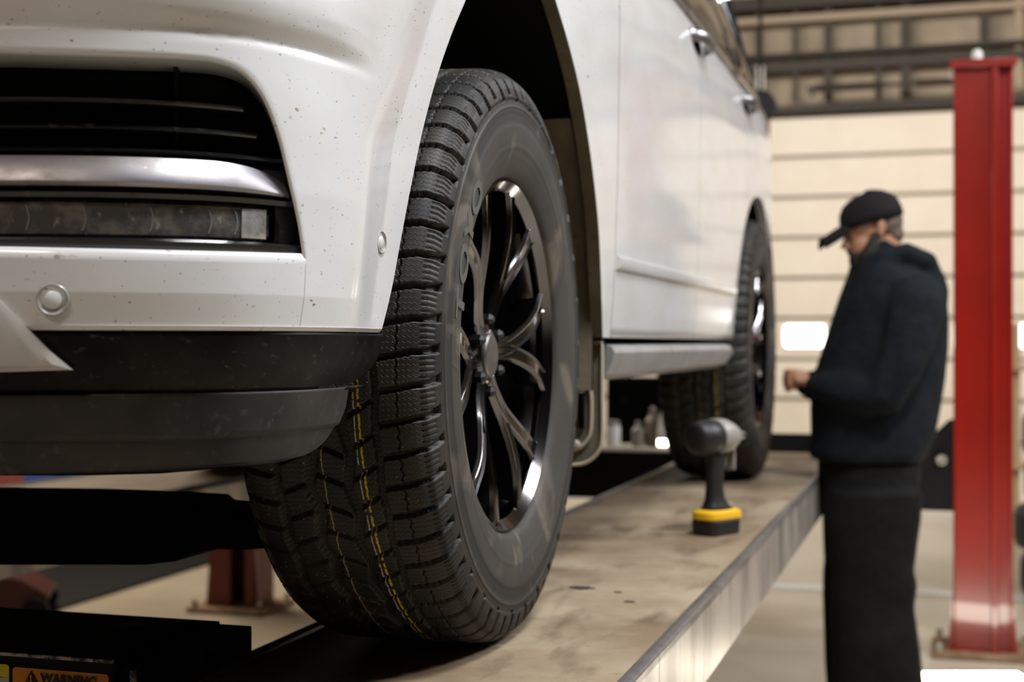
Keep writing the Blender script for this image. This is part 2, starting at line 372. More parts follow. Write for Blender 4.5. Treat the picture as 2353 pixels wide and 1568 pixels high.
def catmull(pts, n=24):
    P = [np.array(p, float) for p in pts]; P = [2*P[0]-P[1]] + P + [2*P[-1]-P[-2]]; out = []
    for i in range(1, len(P)-2):
        for k in range(n):
            t = k/n; a, b, c, d = P[i-1:i+3]
            out.append(0.5*((2*b) + (-a+c)*t + (2*a-5*b+4*c-d)*t*t + (-a+3*b-3*c+d)*t**3))
    out.append(P[-2]); return np.array(out)
def sstep(x, a, b):
    t = np.clip((x-a)/(b-a), 0, 1); return t*t*(3-2*t)
def copy_tree(o, parent=None):
    c = o.copy(); COL.objects.link(c)
    if parent: c.parent = parent
    for ch in list(o.children): copy_tree(ch, c)
    return c
def text_mesh(name, s, size, m, parent, mtx, depth=0.001, spacing=1.0, fat=0.0):
    cu = bpy.data.curves.new(name, 'FONT'); cu.body = s; cu.size = size; cu.align_x = 'CENTER'; cu.align_y = 'CENTER'
    cu.extrude = depth; cu.space_character = spacing; cu.offset = fat
    t = bpy.data.objects.new(name, cu); COL.objects.link(t)
    me = bpy.data.meshes.new_from_object(t.evaluated_get(bpy.context.evaluated_depsgraph_get()))
    bpy.data.objects.remove(t); me.name = name
    me.materials.clear(); me.materials.append(m)
    o = bpy.data.objects.new(name, me); COL.objects.link(o); me.transform(mtx)
    if parent: o.parent = parent
    return o

# ================================================================== SETTING
YW = 19.1
floor = MB().box((-1, 8, -0.05), (40, 32, 0.1)).build('floor', M['floor']); tag(floor, kind='structure')
def wall(name, c, d, m): return tag(MB().box(c, d).build(name, m), kind='structure')
wall('wall_back', (-1, YW+0.25, 5.6), (40, 0.2, 2.6), M['upwall'])
wall('wall_back_side', (9.9, YW+0.25, 2.15), (8.2, 0.2, 4.3), M['upwall']).name = 'wall_back_right'
wall('wall_back_left', (-14.5, YW+0.25, 2.15), (13, 0.2, 4.3), M['upwall'])
wall('wall_right', (12.0, 8, 3.4), (0.2, 32, 7.0), M['shell'])
wall('wall_left', (-15.0, 8, 3.4), (0.2, 32, 7.0), M['shell'])
wall('wall_front', (-1, -8.0, 3.4), (40, 0.2, 7.0), M['shell'])
wall('ceiling', (-1, 8.0, 7.0), (40, 32, 0.15), M['shell'])
# overhead door
SEC = 0.533
d1 = empty('door_1', (0, YW, 0), kind='structure')
XL, XR = -8.0, 5.8
win_x = [-8.0+0.7+1.45*k for k in range(9)]
wx0 = hitY(1800, 770, YW).x
win = [wx0 + 1.452*k for k in range(-4, 6)]
ww = 0.56
for k in range(8):
    z0, z1 = k*SEC, (k+1)*SEC
    mb = MB()
    if k == 2:
        zb, zt = hitY(1850, 800, YW).z, hitY(1850, 745, YW).z
        mb.box(((XL+XR)/2, 0, (z0+0.02+zb)/2), (XR-XL, 0.05, zb-z0-0.02)); mb.box(((XL+XR)/2, 0, (zt+z1-0.02)/2), (XR-XL, 0.05, z1-0.02-zt))
        xs = [XL] + [q for w_ in win for q in (w_, w_+ww)] + [XR]
        for i in range(0, len(xs), 2):
            if xs[i+1] > xs[i]: mb.box(((xs[i]+xs[i+1])/2, 0, (zb+zt)/2), (xs[i+1]-xs[i], 0.05, zt-zb))
    else:
        mb.box(((XL+XR)/2, 0, (z0+z1)/2), (XR-XL, 0.05, SEC-0.045))
    mb.build('door_section', M['door'], d1, bevel=0.012 if k != 2 else 0)
MB().box(((XL+XR)/2, 0.05, 2.13), (XR-XL, 0.03, 4.26)).build('door_joint', M['joint'], d1)
for i, wx in enumerate(win):
    w_ = empty('window_%d' % (i+1), (wx+ww/2, YW+0.0, (zb+zt)/2), kind='structure')
    hx, hz, rr = ww/2, (zt-zb)/2, 0.05
    def rr_ring(hx, hz, r, y):
        out = []
        for cx, cz, a0 in ((hx-r, hz-r, 0), (-hx+r, hz-r, 90), (-hx+r, -hz+r, 180), (hx-r, -hz+r, 270)):
            for q in range(7):
                a = math.radians(a0+q*15); out.append((cx+r*math.cos(a), y, cz+r*math.sin(a)))
        return out
    MB().loft([rr_ring(hx+.03, hz+.03, .07, -.03), rr_ring(hx+.03, hz+.03, .07, -.045), rr_ring(hx-.01, hz-.01, rr, -.045), rr_ring(hx-.01, hz-.01, rr, -.01)], cap=False).build('window_frame', M['door'], w_)
    MB().prism(rr_ring(hx, hz, rr, -0.005), (0, 0.01, 0)).build('pane', M['daylight'], w_)
# header, girts, studs and beams above the door
def zat(v, Y=YW): return hitY(2000, v, Y).z
tr = tag(MB().box((-1, YW-0.02, 4.36), (22, 0.12, 0.10)).build('trim_1', M['beam']), kind='structure')
gir = empty('wall_girt_frame', (0, YW-0.05, 4.4), label='dark steel girts and studs across the tan wall above the overhead door', cat='steel frame')
for v, th, dp, mm in ((150, 0.12, 0.16, 'beam'), (126, 0.05, 0.3, 'beam'), (40, 0.09, 0.18, 'beam_pale'), (5, 0.16, 0.3, 'beam')):
    MB().box((-1, -dp/2, zat(v)-4.4), (24, dp, th)).build('girt', M[mm], gir)
for u, wd, mm in ((1830, .06, 'beam'), (1905, .10, 'beam'), (2020, .07, 'beam'), (2082, .13, 'beam'), (2262, .12, 'beam'), (1745, .06, 'beam'), (1640, .1, 'beam'), (2340, .1, 'beam_pale'), (2430, .12, 'beam')):
    X = hitY(u, 150, YW).x
    MB().box((X, -0.06, 5.5-4.4), (wd, 0.10, 2.1)).build('stud', M[mm], gir)
# torsion shaft over the door
ts = empty('torsion_shaft', (0, YW-0.55, zat(214)), label='dark torsion spring shaft mounted over the overhead door', cat='door spring')
xa, xb = hitY(1858, 215, YW-.35).x, hitY(2320, 210, YW-.35).x
MB().tube([(xa, 0, 0), (xb, 0, 0)], 0.028).build('shaft', M['beam'], ts, smooth=True)
for k in (0, 1):
    x0 = xa + (xb-xa)*(0.04+0.5*k)
    pts = [(x0 + 0.85*i/120, 0.05*math.cos(i*1.05), 0.05*math.sin(i*1.05)) for i in range(121)]
    MB().tube(pts, 0.016, 6).build('spring', M['beam'], ts, smooth=True)
for x in (xa+.05, (xa+xb)/2, xb-.05): MB().box((x, 0.12, -0.03), (0.04, 0.22, 0.08)).build('bracket', M['beam'], ts)
# painted stripes on the slab
for (y, th_) in ((7.55, 0.12), (11.0, 0.10)):
    s_ = MB().box((1.5, y, 0.004), (8.0, th_, 0.006)).build('floor_stripe', M['stripe']); tag(s_, 'pale stripe painted across the concrete floor %s' % ('behind the red post' if y < 9 else 'near the overhead door'), 'floor marking')

# ================================================================== VEHICLE LIFT
lift = empty('vehicle_lift', (-1.536, 3.5, 0), label='red four post vehicle lift with long worn steel runways under the white car', cat='vehicle lift')
def LP(o):  # keep children authored in world coordinates
    o.matrix_parent_inverse = lift.matrix_world.inverted(); return o
lift_inv = Matrix.Translation(-Vector((-1.536, 3.5, 0)))
class WMB(MB):
    """mesh authored in world coordinates, stored relative to its parent's base"""
    def build(s, name, m, parent=None, base=None, **k):
        if parent is not None:
            b = Vector((0, 0, 0)); q = parent
            while q is not None: b = b + Vector(q.location); q = q.parent
            s.v = [tuple(Vector(p) - b) for p in s.v]
        return MB.build(s, name, m, parent, **k)
PD = 0.136
def runway(x0, x1, y0, y1, inner_right):
    r = WMB().box(((x0+x1)/2, (y0+y1)/2, ZR-0.006), (x1-x0-0.03, y1-y0, 0.012)).build('runway', M['deck'], lift)
    tag(r, 'worn tan steel runway deck')
    for (xs, s) in ((x1, 1), (x0, -1)):
        mb = WMB(); mb.box((xs-s*0.004, (y0+y1)/2, ZR-PD/2), (0.008, y1-y0, PD))
        a = mb.build('side_channel', M['side'] if s > 0 else M['black_metal'], None)
        a.parent = r; a.location = -Vector(lift.location)
        mb = WMB(); sec = [(0, -.010), (0, .002), (-.004, .006), (-.012, .007), (-.020, .004), (-.022, -.004)]
        mb.loft([[(xs+s*p[0], y, ZR+p[1]) for p in sec] for y in np.linspace(y0, y1, 40)])
        b = mb.build('edge_rail', M['rail'], None, auto=0.8); b.parent = r; b.location = -Vector(lift.location)
    for y in np.arange(y0+.3, y1, .6):
        c = WMB().box(((x0+x1)/2, y, ZR-.05), (x1-x0-.03, .05, .07)).build('cross_rib', M['black_metal'], None); c.parent = r; c.location = -Vector(lift.location)
    return r
YE = 5.98
runway(-0.970, -0.395, 0.55, YE, True)
runway(-2.83, -2.25, 0.55, YE, False)
def post(x, y, s, zt=2.40):
    w = 0.228; d = 0.20; lip = 0.05; t = 0.012
    # C-shaped column, open side towards the lift centre (-s)
    secp = [(-w/2, -d/2), (w/2, -d/2), (w/2, d/2), (-w/2, d/2)]
    e = WMB()
    if s < 0:
        e = WMB(); w = .24
        e.box((x-w*.26, y-d/2, zt/2), (w*.48, t, zt)); e.box((x-w/2+t/2, y, zt/2), (t, d, zt)); e.box((x, y+d/2, zt/2), (w, t, zt))
        e.box((x+w*.40, y-d/2, zt/2), (w*.2, t, zt)); e.box((x+w/2-t/2, y, zt/2), (t, d, zt))
        pm = M['old_red']
    else: pm = M['red']
    if s > 0: e.box((x-w*0.16, y-d/2, zt/2), (w*0.66, t, zt))
    if s > 0: e.box((x+w*0.5-t/2, y, zt/2), (t, d, zt)); e.box((x, y+d/2, zt/2), (w, t, zt)); e.box((x-w/2+t/2, y, zt/2), (t, d, zt))
    if s > 0: e.box((x+w*.20, y-d/2-.012, zt/2), (.028, .03, zt)); e.box((x+w*.38, y-d/2+.02, zt/2), (w*.26, t, zt))
    p = e.build('post', pm, lift, bevel=0.004)
    tag(p, 'glossy red steel lift post' if s > 0 else 'dull brownish red steel lift post')
    def sub(mb, nm, m, **k):
        o = mb.build(nm, m, None, **k); o.parent = p; o.location = -Vector(lift.location); return o
    b = WMB(); b.box((x, y, 0.012), (0.40, 0.36, 0.024)); 
    sub(b, 'base_plate', M['rust'], bevel=.004)
    for sx in (-1, 1):
        g = WMB(); g.prism([(x+sx*w/2, y-.09, .024), (x+sx*(w/2+.022), y-.09, .024), (x+sx*w/2, y-.09, .28)], (0, .012, 0)); sub(g, 'gusset', M['red'])
    for sx in (-1, 1):
        for sy in (-1, 1):
            sub(WMB().lathe([(.013, .024), (.013, .055), (.008, .06)], (x+sx*.17, y+sy*.15, 0), n=8), 'anchor_bolt', M['worn_edge'])
    sub(WMB().box((x, y-.01, zt+.012), (w+.03, d+.05, .035)), 'cap_plate', M['red'], bevel=.004)
    sub(WMB().lathe([(.022, zt+.03), (.022, zt+.075), (.014, zt+.09)], (x-.02, y, 0), n=12), 'rod_nut', M['white_plastic'])
    return p
PXR, PXL, PYR = 0.158, -3.23, 6.18
post(PXR, PYR, 1); post(PXL, PYR, -1); post(PXL, 0.45, -1)
post(PXR+.9, 0.30, 1) if False else None
# rear crossbeam with raised ends
cb = WMB(); cb.box(((PXL+PXR)/2, PYR-.02, .70), (PXR-PXL-.30, .13, .21))
cbo = cb.build('crossbeam', M['black_metal'], lift, bevel=.006)
g = WMB(); za = .59
g.prism([(PXR-.44, PYR-.09, za), (PXR-.10, PYR-.09, za), (PXR-.10, PYR-.09, .965), (PXR-.13, PYR-.09, .965), (PXR-.30, PYR-.09, .80), (PXR-.44, PYR-.09, .80)], (0, .03, 0))
g.lathe([(.016, PYR-.10), (.016, PYR-.092)], (PXR-.17, 0, .80), axis='Y', n=12)
o = g.build('end_carriage', M['black_metal'], None); o.parent = cbo; o.location = -Vector(lift.location)
o = WMB().lathe([(.020, PYR-.118), (.020, PYR-.092)], (PXR-.16, 0, .80), axis='Y', n=12).build('pin', M['worn_edge'], None); o.parent = cbo; o.location = -Vector(lift.location)
# wheel stop across the end of the near runway, steel cover over the beam between the runways
o = WMB().box((-.68, YE+.03, ZR+.035), (.575, .02, .085)).build('wheel_stop', M['black_metal'], lift, bevel=.003)
o = WMB().box((-1.61, PYR-.02, .815), (1.22, .20, .014)).build('beam_cover', M['door'], lift, bevel=.002)
# front crossbeam (mostly below the frame)
WMB().box(((PXL-0.97)/2+.3, 0.47, .60), (3.0, .14, .16)).build('crossbeam', M['black_metal'], lift, bevel=.006)

# ================================================================== CAR
CX = -1.60
car = empty('car', (CX, 3.5, ZR), label='dirty pearl white sport utility vehicle standing on the lift runways', cat='car')
CB = Vector((CX, 3.5, ZR))
def cchild(o, parent=None):
    """world-authored mesh -> child of the car (or of one of its parts)"""
    me = o.data; me.transform(Matrix.Translation(-CB)); o.parent = parent or car
    return o
PLAN = [(-1.6, 1.115), (-1.3, 1.13), (-1.1, 1.15), (-.95, 1.177), (-.84, 1.209), (-.76, 1.25), (-.70, 1.305), (-.665, 1.37), (-.647, 1.44),
        (-.641, 1.52), (-.64, 1.60), (-.632, 1.8), (-.622, 2.1), (-.612, 2.4), (-.605, 2.65), (-.60, 3.0), (-.598, 3.6), (-.60, 4.2), (-.602, 4.6),
        (-.60, 5.0), (-.615, 5.35), (-.65, 5.6), (-.72, 5.78), (-.85, 5.9), (-1.1, 5.96), (-1.6, 5.98)]
pc = catmull(PLAN, 40); seg = np.r_[0, np.cumsum(np.linalg.norm(np.diff(pc, axis=0), axis=1))]
T = np.linspace(0, seg[-1], 4000)
PX_, PY_ = np.interp(T, seg, pc[:, 0]), np.interp(T, seg, pc[:, 1])
kk = np.ones(41)/41
dX, dY = np.gradient(PX_, T), np.gradient(PY_, T)
pad = lambda a: np.convolve(np.pad(a, 20, mode='edge'), kk, 'valid')
dX, dY = pad(dX), pad(dY); nl = np.hypot(dX, dY); NX_, NY_ = dY/nl, -dX/nl       # outward normal
TMAX = T[-1]
def t_of_Y(Y):   # flank only
    i = (PX_ > -.66) & (PY_ > 1.36) & (PY_ < 5.65); return float(np.interp(Y, PY_[i], T[i]))
def gz(t, z):
    """offset along the outward normal as the skin rises"""
    Y = np.interp(t, T, PY_); X = np.interp(t, T, PX_)
    flank = sstep(Y, 1.9, 2.6)
    # doors: tuck under at the bottom, gentle belly, shoulder at the handles, lean in to the belt
    prof = np.interp(z, [1.15, 1.29, 1.36, 1.45, 1.62, 1.80, 1.92, 2.00, 2.06, 2.12, 2.30], [-.06, -.012, -.006, -.002, 0.004, .006, .008, .004, -.006, -.024, -.07])
    # nose: lower lip tucks, crease above the opening, hood roll
    front = 1 - sstep(Y, 1.42, 1.60)
    nose = np.interp(z, [1.15, 1.295, 1.33, 1.44, 1.588, 1.596, 1.602, 1.614, 1.632, 1.66, 1.70, 1.80, 1.95], [-.03, -.006, 0, .004, 0, -.003, .000, .007, .011, .011, .002, -.05, -.14])
    fend = np.interp(z, [1.2, 1.3, 1.5, 1.75, 1.85, 1.95, 2.05], [-.01, -.002, 0, .0, -.01, -.03, -.08])
    # flare that rolls out to the front wheel opening
    Yc = np.interp(z, [1.30, 1.324, 1.53, 1.714, 1.9], [1.495, 1.50, 1.56, 1.68, 1.82])
    q = (Y - Yc)/.012; kink = .012*np.log1p(np.exp(np.clip(q, -30, 30)))
    fl = .16*np.minimum(kink, .09)*(1-sstep(Y, 2.0, 2.4))*(X > -.7)
    return flank*prof + (1-flank)*(front*nose + (1-front)*fend) - fl
def S(t, z, d=0.0):
    t = np.asarray(t, float); z = np.asarray(z, float)
    x, y = np.interp(t, T, PX_), np.interp(t, T, PY_); nx, ny = np.interp(t, T, NX_), np.interp(t, T, NY_)
    g = gz(t, z); w = (1 - sstep(y, 1.40, 1.52))*(x > -.9)*1.0 + (x <= -.9)*1.0
    ix, iy = -nx*(1-w) - .42*w*(x > -.9) - .42*w*(x <= -.9)*np.clip((x+1.2)/.3, 0, 1), -ny*(1-w) + .91*w
    neg = np.asarray(d) < 0
    ix, iy = np.where(neg, -nx, ix), np.where(neg, -ny, iy)
    return np.stack(np.broadcast_arrays(x + nx*g + ix*d, y + ny*g + iy*d, z), -1)
def trace(u, v, d=0.0):
    """(t, z) where the sight line of a photo point meets the skin, sunk by d"""
    z = 1.4; tt = T[::4]
    for _ in range(8):
        p = S(tt, np.full_like(tt, z), d); D = -p[:, 0]*ST + p[:, 1]*CT; uu = W/2 + F*(p[:, 0]*CT + p[:, 1]*ST)/D
        ok = tt < t_of_Y(5.3)
        e = np.where(ok, uu-u, 1e9); i = np.where((e[:-1] <= 0) & (e[1:] > 0))[0]
        i = i[0] if len(i) else int(np.argmin(np.abs(e)))
        j = min(i+1, len(tt)-1); f = 0 if e[j] == e[i] else np.clip(-e[i]/(e[j]-e[i]), 0, 1)
        t = tt[i] + f*(tt[j]-tt[i]); Dd = D[i] + f*(D[j]-D[i]); z = CAMZ - (v-VH)*Dd/F
    return float(t), float(z)
def resample(pts, n):
    P = np.array(pts, float); L = np.r_[0, np.cumsum(np.hypot(*np.diff(P, axis=0).T))]
    s = np.linspace(0, L[-1], n); return np.stack([np.interp(s, L, P[:, 0]), np.interp(s, L, P[:, 1])], 1)
def smooth_poly(pts, n=14): return catmull(pts, n)

# --- front bumper with the lamp opening
T_ARCHB = t_of_Y(1.583)
px_right = [(706, 606), (699, 555), (690, 500), (668, 400), (648, 318), (622, 246), (592, 196), (548, 156), (480, 134), (400, 127)]
R_ = np.array([trace(*p) for p in smooth_poly(px_right, 10)])
bot = np.array([trace(u, 591 + u*0.0205) for u in np.linspace(0, 706, 30)])
topc = np.array([trace(u, 115 + u*0.030) for u in np.linspace(0, 400, 20)])
zb_, zt_ = bot[0][1], topc[0][1]
TL = 0.30                                       # inner (left) end of the opening
ext_b = np.array([(TL, zb_)] + [(q, zb_) for q in np.linspace(TL+.02, bot[0][0]-.005, 8)])
bottom = np.vstack([ext_b, bot])                # left -> right
top_ = np.vstack([R_[-1:], topc[::-1], [(q, zt_) for q in np.linspace(topc[0][0]-.01, TL+.06, 8)], [(TL+.03, zt_-.012), (TL+.01, zt_-.04)]])
left = np.array([(TL+.01, zt_-.04), (TL, zb_+.02), (TL, zb_)])
n1, n2_, n3_, n4 = 110, 90, 70, 24
C0 = np.vstack([resample(bottom, n1)[:-1], resample(R_, n2_)[:-1], resample(top_, n3_)[:-1], resample(left, n4)[:-1]])
for _ in range(2): C0 = 0.25*np.roll(C0, 1, 0) + 0.5*C0 + 0.25*np.roll(C0, -1, 0)
# outer boundary
ZB = 1.297; ZTOP = 1.80
arch_px = [(878, 756), (892, 700), (905, 640), (925, 530), (945, 425), (970, 305), (1000, 190), (1035, 85), (1070, 0)]
arch_f = np.array([trace(*p) for p in smooth_poly(arch_px, 8)])
arch_f = np.vstack([arch_f, [(t_of_Y(1.905), 1.795), (t_of_Y(1.95), 1.823), (t_of_Y(2.0), 1.840)]])
ob = np.array([(0, ZB), (arch_f[0][0], ZB)])
ot = np.array([(arch_f[-1][0], 1.840), (arch_f[-1][0], 1.93), (0, 1.93)])
ol = np.array([(0, 1.93), (0, ZB)])
C1 = np.vstack([resample(ob, n1)[:-1], resample(arch_f, n2_)[:-1], resample(ot, n3_)[:-1], resample(ol, n4)[:-1]])
nr = 64
rings = []
for i in range(nr):
    f = (i/(nr-1)); rings.append(S(C1[:, 0]*(1-f) + C0[:, 0]*f, C1[:, 1]*(1-f) + C0[:, 1]*f))
# rolled lip: widths towards the opening differ per side
cen = C0.mean(0); tan_ = np.roll(C0, -1, 0) - np.roll(C0, 1, 0); tan_ /= np.linalg.norm(tan_, axis=1)[:, None]
nin = np.stack([-tan_[:, 1], tan_[:, 0]], 1)
if ((cen - C0)*nin).sum() < 0: nin = -nin
wb = np.clip(nin[:, 1], 0, 1)                # bottom side points up
wr = np.clip(-nin[:, 0], 0, 1)
wid = 0.0025 + 0.0085*wb**2 + 0.004*wr**2
for (f, d) in ((.25, .0006), (.6, .0018), (.9, .004), (1.0, .007), (1.02, .014), (1.05, .045), (1.05, .075)):
    q = C0 + nin*(wid*f)[:, None]; rings.append(S(q[:, 0], q[:, 1], d))
P = np.array(rings)
bumper = cchild(grid_mesh('front_bumper', P, M['paint'], closed_v=True, flip=True))
INN = C0 + nin*(wid)[:, None]
# right-hand half of the nose (mirror), plain
def mir(P): Q = P.copy(); Q[..., 0] = 2*CX - Q[..., 0]; return Q
cchild(grid_mesh('front_bumper', mir(P), M['paint'], closed_v=True))
# return flange along the wheel opening
def flange(name, C, m, depth=.05, d0=0.0, side=1):
    rows = []
    for (dd, dt) in ((0, 0), (.004, .002), (.012, .003), (depth, .004)):
        rows.append(S(C[:, 0] + 0*dt, C[:, 1], d0+dd))
    return grid_mesh(name, np.array(rows), m)
fl_ = cchild(flange('arch_flange', arch_f, M['paint'], .025), bumper)
# --- helper: bar following the nose at constant height
def bar(name, ta, tb, sec, m, parent=bumper, n=60, taper=None, smooth=False, auto=0.5):
    """sec: list of (depth, z) closed; taper(f)->(depth, z) modifier"""
    mb = MB(); rr = []
    for f in np.linspace(0, 1, n):
        t = ta + (tb-ta)*f; s_ = sec if taper is None else taper(f, sec)
        rr.append([tuple(S(t, z, d)) for d, z in s_])
    mb.loft(rr); return cchild(mb.build(name, m, None, auto=auto, smooth=smooth), parent)
def zline(v, d=0.04, u=200):
    return trace(u, v, d)[1]
TR = trace(600, 300, .05)[0]
TE = float(INN[:, 0].max())
# back plate of the opening, dark box behind
back = []
cchild(grid_mesh('grille_backing', np.array([S(np.linspace(.28, trace(700, 500, .06)[0]+.01, 60), np.full(60, z), .085) for z in (1.35, 1.45, 1.60)]), M['black_deep']), bumper)
for v, dz in ((232, .0032), (292, .0032), (345, .0028)):
    z = zline(v-(-2), .035)
    te = trace({232: 560, 292: 590, 345: 652}[v], v+15, .035)[0]
    bar('grille_bar', .27, te, [(.026, z-dz*.6), (.024, z), (.028, z+dz), (.065, z+dz*3.0), (.066, z-dz*1.2)], M['black_gloss'])
zc0, zc1 = zline(356, .02), zline(436, .02)
zs0, zs1 = zline(168, .02), zline(345, .04)
tv = trace(405, 260, .05)[0]
mb = MB(); mb.loft([[tuple(S(tv+a, z, d)) for a, d in ((-.002, .045), (.002, .045), (.002, .08), (-.002, .08))] for z in np.linspace(zs1, zs0+.02, 6)])
cchild(mb.build('grille_strut', M['black_deep'], None), bumper)
# chrome strip: tapers to a point at the outer end
tce = trace(664, 440, .02)[0]; tcs = trace(470, 360, .02)[0]
def chrome_tap(f, sec):
    t = .27 + (tce-.27)*f; k = max(0.0, (t-tcs)/(tce-tcs)); top = zc0 + (zc1+.006-zc0)*(1-math.sqrt(max(0, 1-k*k)))
    h = top - zc1
    return [(.022, zc1), (.014, zc1+h*.10), (.011, zc1+h*.22), (.012, zc1+h*.34), (.018, zc1+h*.7), (.026, top), (.05, top), (.05, zc1)]
bar('chrome_strip', .27, tce, [0]*8, M['chrome'], n=110, taper=chrome_tap, auto=0.35)
# dark shelf above the chrome strip
zsh = zline(347, .05)
bar('grille_shelf', .27, trace(672, 400, .03)[0], [(.030, zc1-.002), (.030, zc0-.004), (.045, zsh), (.075, zsh), (.075, zc1-.002)], M['black_gloss'])
# lamp housing
zl1, zl0 = zline(459, .03), zline(548, .03)
zho, zhb = zline(437, .02), zline(566, .02)
tl_e = trace(618, 500, .03)[0]; th_e = trace(690, 520, .03)[0]
bar('lamp_bezel', .27, th_e, [(.014, zl1+.001), (.012, zl1+.006), (.020, zho), (.06, zho), (.06, zl1)], M['black_gloss'])
bar('lamp_bezel', .27, th_e, [(.016, zl0), (.012, zl0-.003), (.014, zhb-.004), (.018, zhb-.012), (.06, zhb-.012), (.06, zl0)], M['black_gloss'])
tb0 = trace(632, 500, .03)[0]
bar('lamp_bezel', tb0, th_e, [(.030, zl0-.004), (.026, (zl0+zl1)/2), (.028, zl1+.004), (.06, zl1+.004), (.06, zl0-.004)], M['black_gloss'], n=12)
def lens_tap(f, sec):
    k = max(0, (f-.975)/.025); hh = (zl1-zl0)/2; zm = (zl1+zl0)/2; h = hh*(1-.35*k*k)
    return [(.026+.01*k, zm-h), (.020+.012*k, zm-h*.8), (.019+.012*k, zm), (.020+.012*k, zm+h*.8), (.026+.01*k, zm+h), (.05, zm+h), (.05, zm-h)]
fog = bar('fog_lamp', .27, tl_e, [0]*7, M['lens'], n=120, taper=lens_tap, auto=0.35)
tag(fog, 'long dirty clear lamp lens')
ta_, tb_ = trace(556, 500, .02)[0], trace(612, 500, .02)[0]
bar('lamp_reflector', ta_, tb_, [(.0190, zl0+.004), (.0172, zl0+.009), (.0172, zl1-.009), (.0190, zl1-.004), (.024, zl1-.004), (.024, zl0+.004)], M['lens_clear'], fog, n=8)
for u in (60, 190, 345, 480, 540):
    t0 = trace(u, 500, .02)[0]; mb = MB()
    mb.loft([[tuple(S(t0+a+.003*math.sin(PI*f), zl0+(zl1-zl0)*(.18+.64*f), d)) for a, d in ((-.0008, .0185), (.0008, .0185), (.0008, .022), (-.0008, .022))] for f in np.linspace(0, 1, 10)])
    cchild(mb.build('lens_ridge', M['lens_line'], None), fog)
# --- parking sensors
def sensor(u, v, r, parent=bumper):
    t, z = trace(u, v); p = Vector(S(t, z)); nx = float(np.interp(t, T, NX_)); ny = float(np.interp(t, T, NY_)); n = Vector((nx, ny, 0))
    a = Vector((-ny, nx, 0)); b = Vector((0, 0, 1))
    def ringm(prof):
        mb = MB(); mb.loft([[p + n*h + (a*math.cos(2*PI*k/40)+b*math.sin(2*PI*k/40))*rr for k in range(40)] for rr, h in prof]); return mb
    s1 = cchild(ringm([(r, -.002), (r, .0012), (r*.93, .0022), (r*.80, .0005), (r*.64, -.0015), (r*.60, -.004)]).build('sensor_ring', M['sensor'], None, auto=.7), parent)
    cchild(ringm([(r*.55, -.004), (r*.55, .0012), (r*.48, .0020), (0.0002, .0022)]).build('sensor_face', M['paint'], None, auto=.7), parent)
    return s1
sensor(122, 689, .0160); sensor(875, 557, .0140)
# --- seam in the bumper below the opening corner
t_s, z_s = trace(703, 607)
mb = MB(); mb.loft([[tuple(S(t_s+a-.002*f, z_s-(z_s-ZB)*f, d)) for a, d in ((-.0004, -.0002), (.0004, -.0002), (.0004, .002), (-.0004, .002))] for f in np.linspace(0, 1, 12)])
cchild(mb.build('panel_seam', M['silver'], None), bumper)
# --- lower lip line, black trim, valance
t_arb = float(arch_f[0][0])
bar('bumper_lip', 0, t_arb-.003, [(-.0015, ZB), (.002, ZB-.0045), (.010, ZB-.0045), (.010, ZB)], M['paint'], n=150)
ZT0, ZT1 = ZB-.006, trace(300, 905, .01)[1]
def skirt(name, z0, z1, dfun, edge_px, dpt, m, nt=110, nz_=16):
    """strip below the bumper; its outer end follows a traced edge"""
    E = np.array([trace(u, v, dpt) for u, v in smooth_poly(edge_px, 8)])
    rows = []
    for f in np.linspace(0, 1, nz_):
        z = z0 + (z1-z0)*f
        order = np.argsort(E[:, 1]); te = float(np.interp(z, E[order, 1], E[order, 0]))
        ts_ = te*(1-(1-np.linspace(0, 1, nt))**1.6)
        zz = np.full(nt, z)
        rows.append(S(ts_, zz, dfun(f) + 0.0*ts_))
    rows.append(rows[-1] + np.array([0, .06, 0])*1.0)
    P = np.array(rows); g_ = grid_mesh(name, P, m, solid=.004); cchild(g_)
    g2 = cchild(grid_mesh(name, mir(P), m, solid=.004)); return g_
tr_ = skirt('lower_trim', ZT0, ZT1, lambda f: .004 - gz(0.0, ZT0)*0 + .004*f + .030*max(0, f-.45)**1.5, [(874, 757), (872, 785), (862, 830), (848, 858), (822, 885), (795, 900), (760, 906)], .008, M['trim'])
ZV1 = trace(250, 1094, .02)[1]
va = skirt('front_valance', ZT1-.001, ZV1, lambda f: .016 + .004*f + (.004 if f > .55 else 0) + .035*max(0, f-.7)**1.4, [(794, 898), (788, 940), (770, 985), (738, 1030), (690, 1052), (600, 1070), (480, 1084), (330, 1093), (240, 1096)], .02, M['valance'], nt=150, nz_=30)
# silver skid accent at lower left
sk_px = [(-160, 560), (0, 694), (28, 722), (58, 752), (110, 805), (165, 851), (120, 852), (0, 856), (-160, 858)]
cent = None
fr = [trace(u, v, -.006) for u, v in sk_px]
fr_in = [trace(u, v, -.006) for u, v in [(-160, 590), (-8, 712), (20, 742), (48, 771), (95, 815), (120, 838), (90, 842), (0, 846), (-160, 848)]]
mb = MB(); mb.loft([[tuple(S(t, z, .012)) for t, z in fr], [tuple(S(t, z, -.003)) for t, z in fr], [tuple(S(t, z, -.0065)) for t, z in fr_in]])
cchild(mb.build('skid_accent', M['silver'], None, auto=.5))

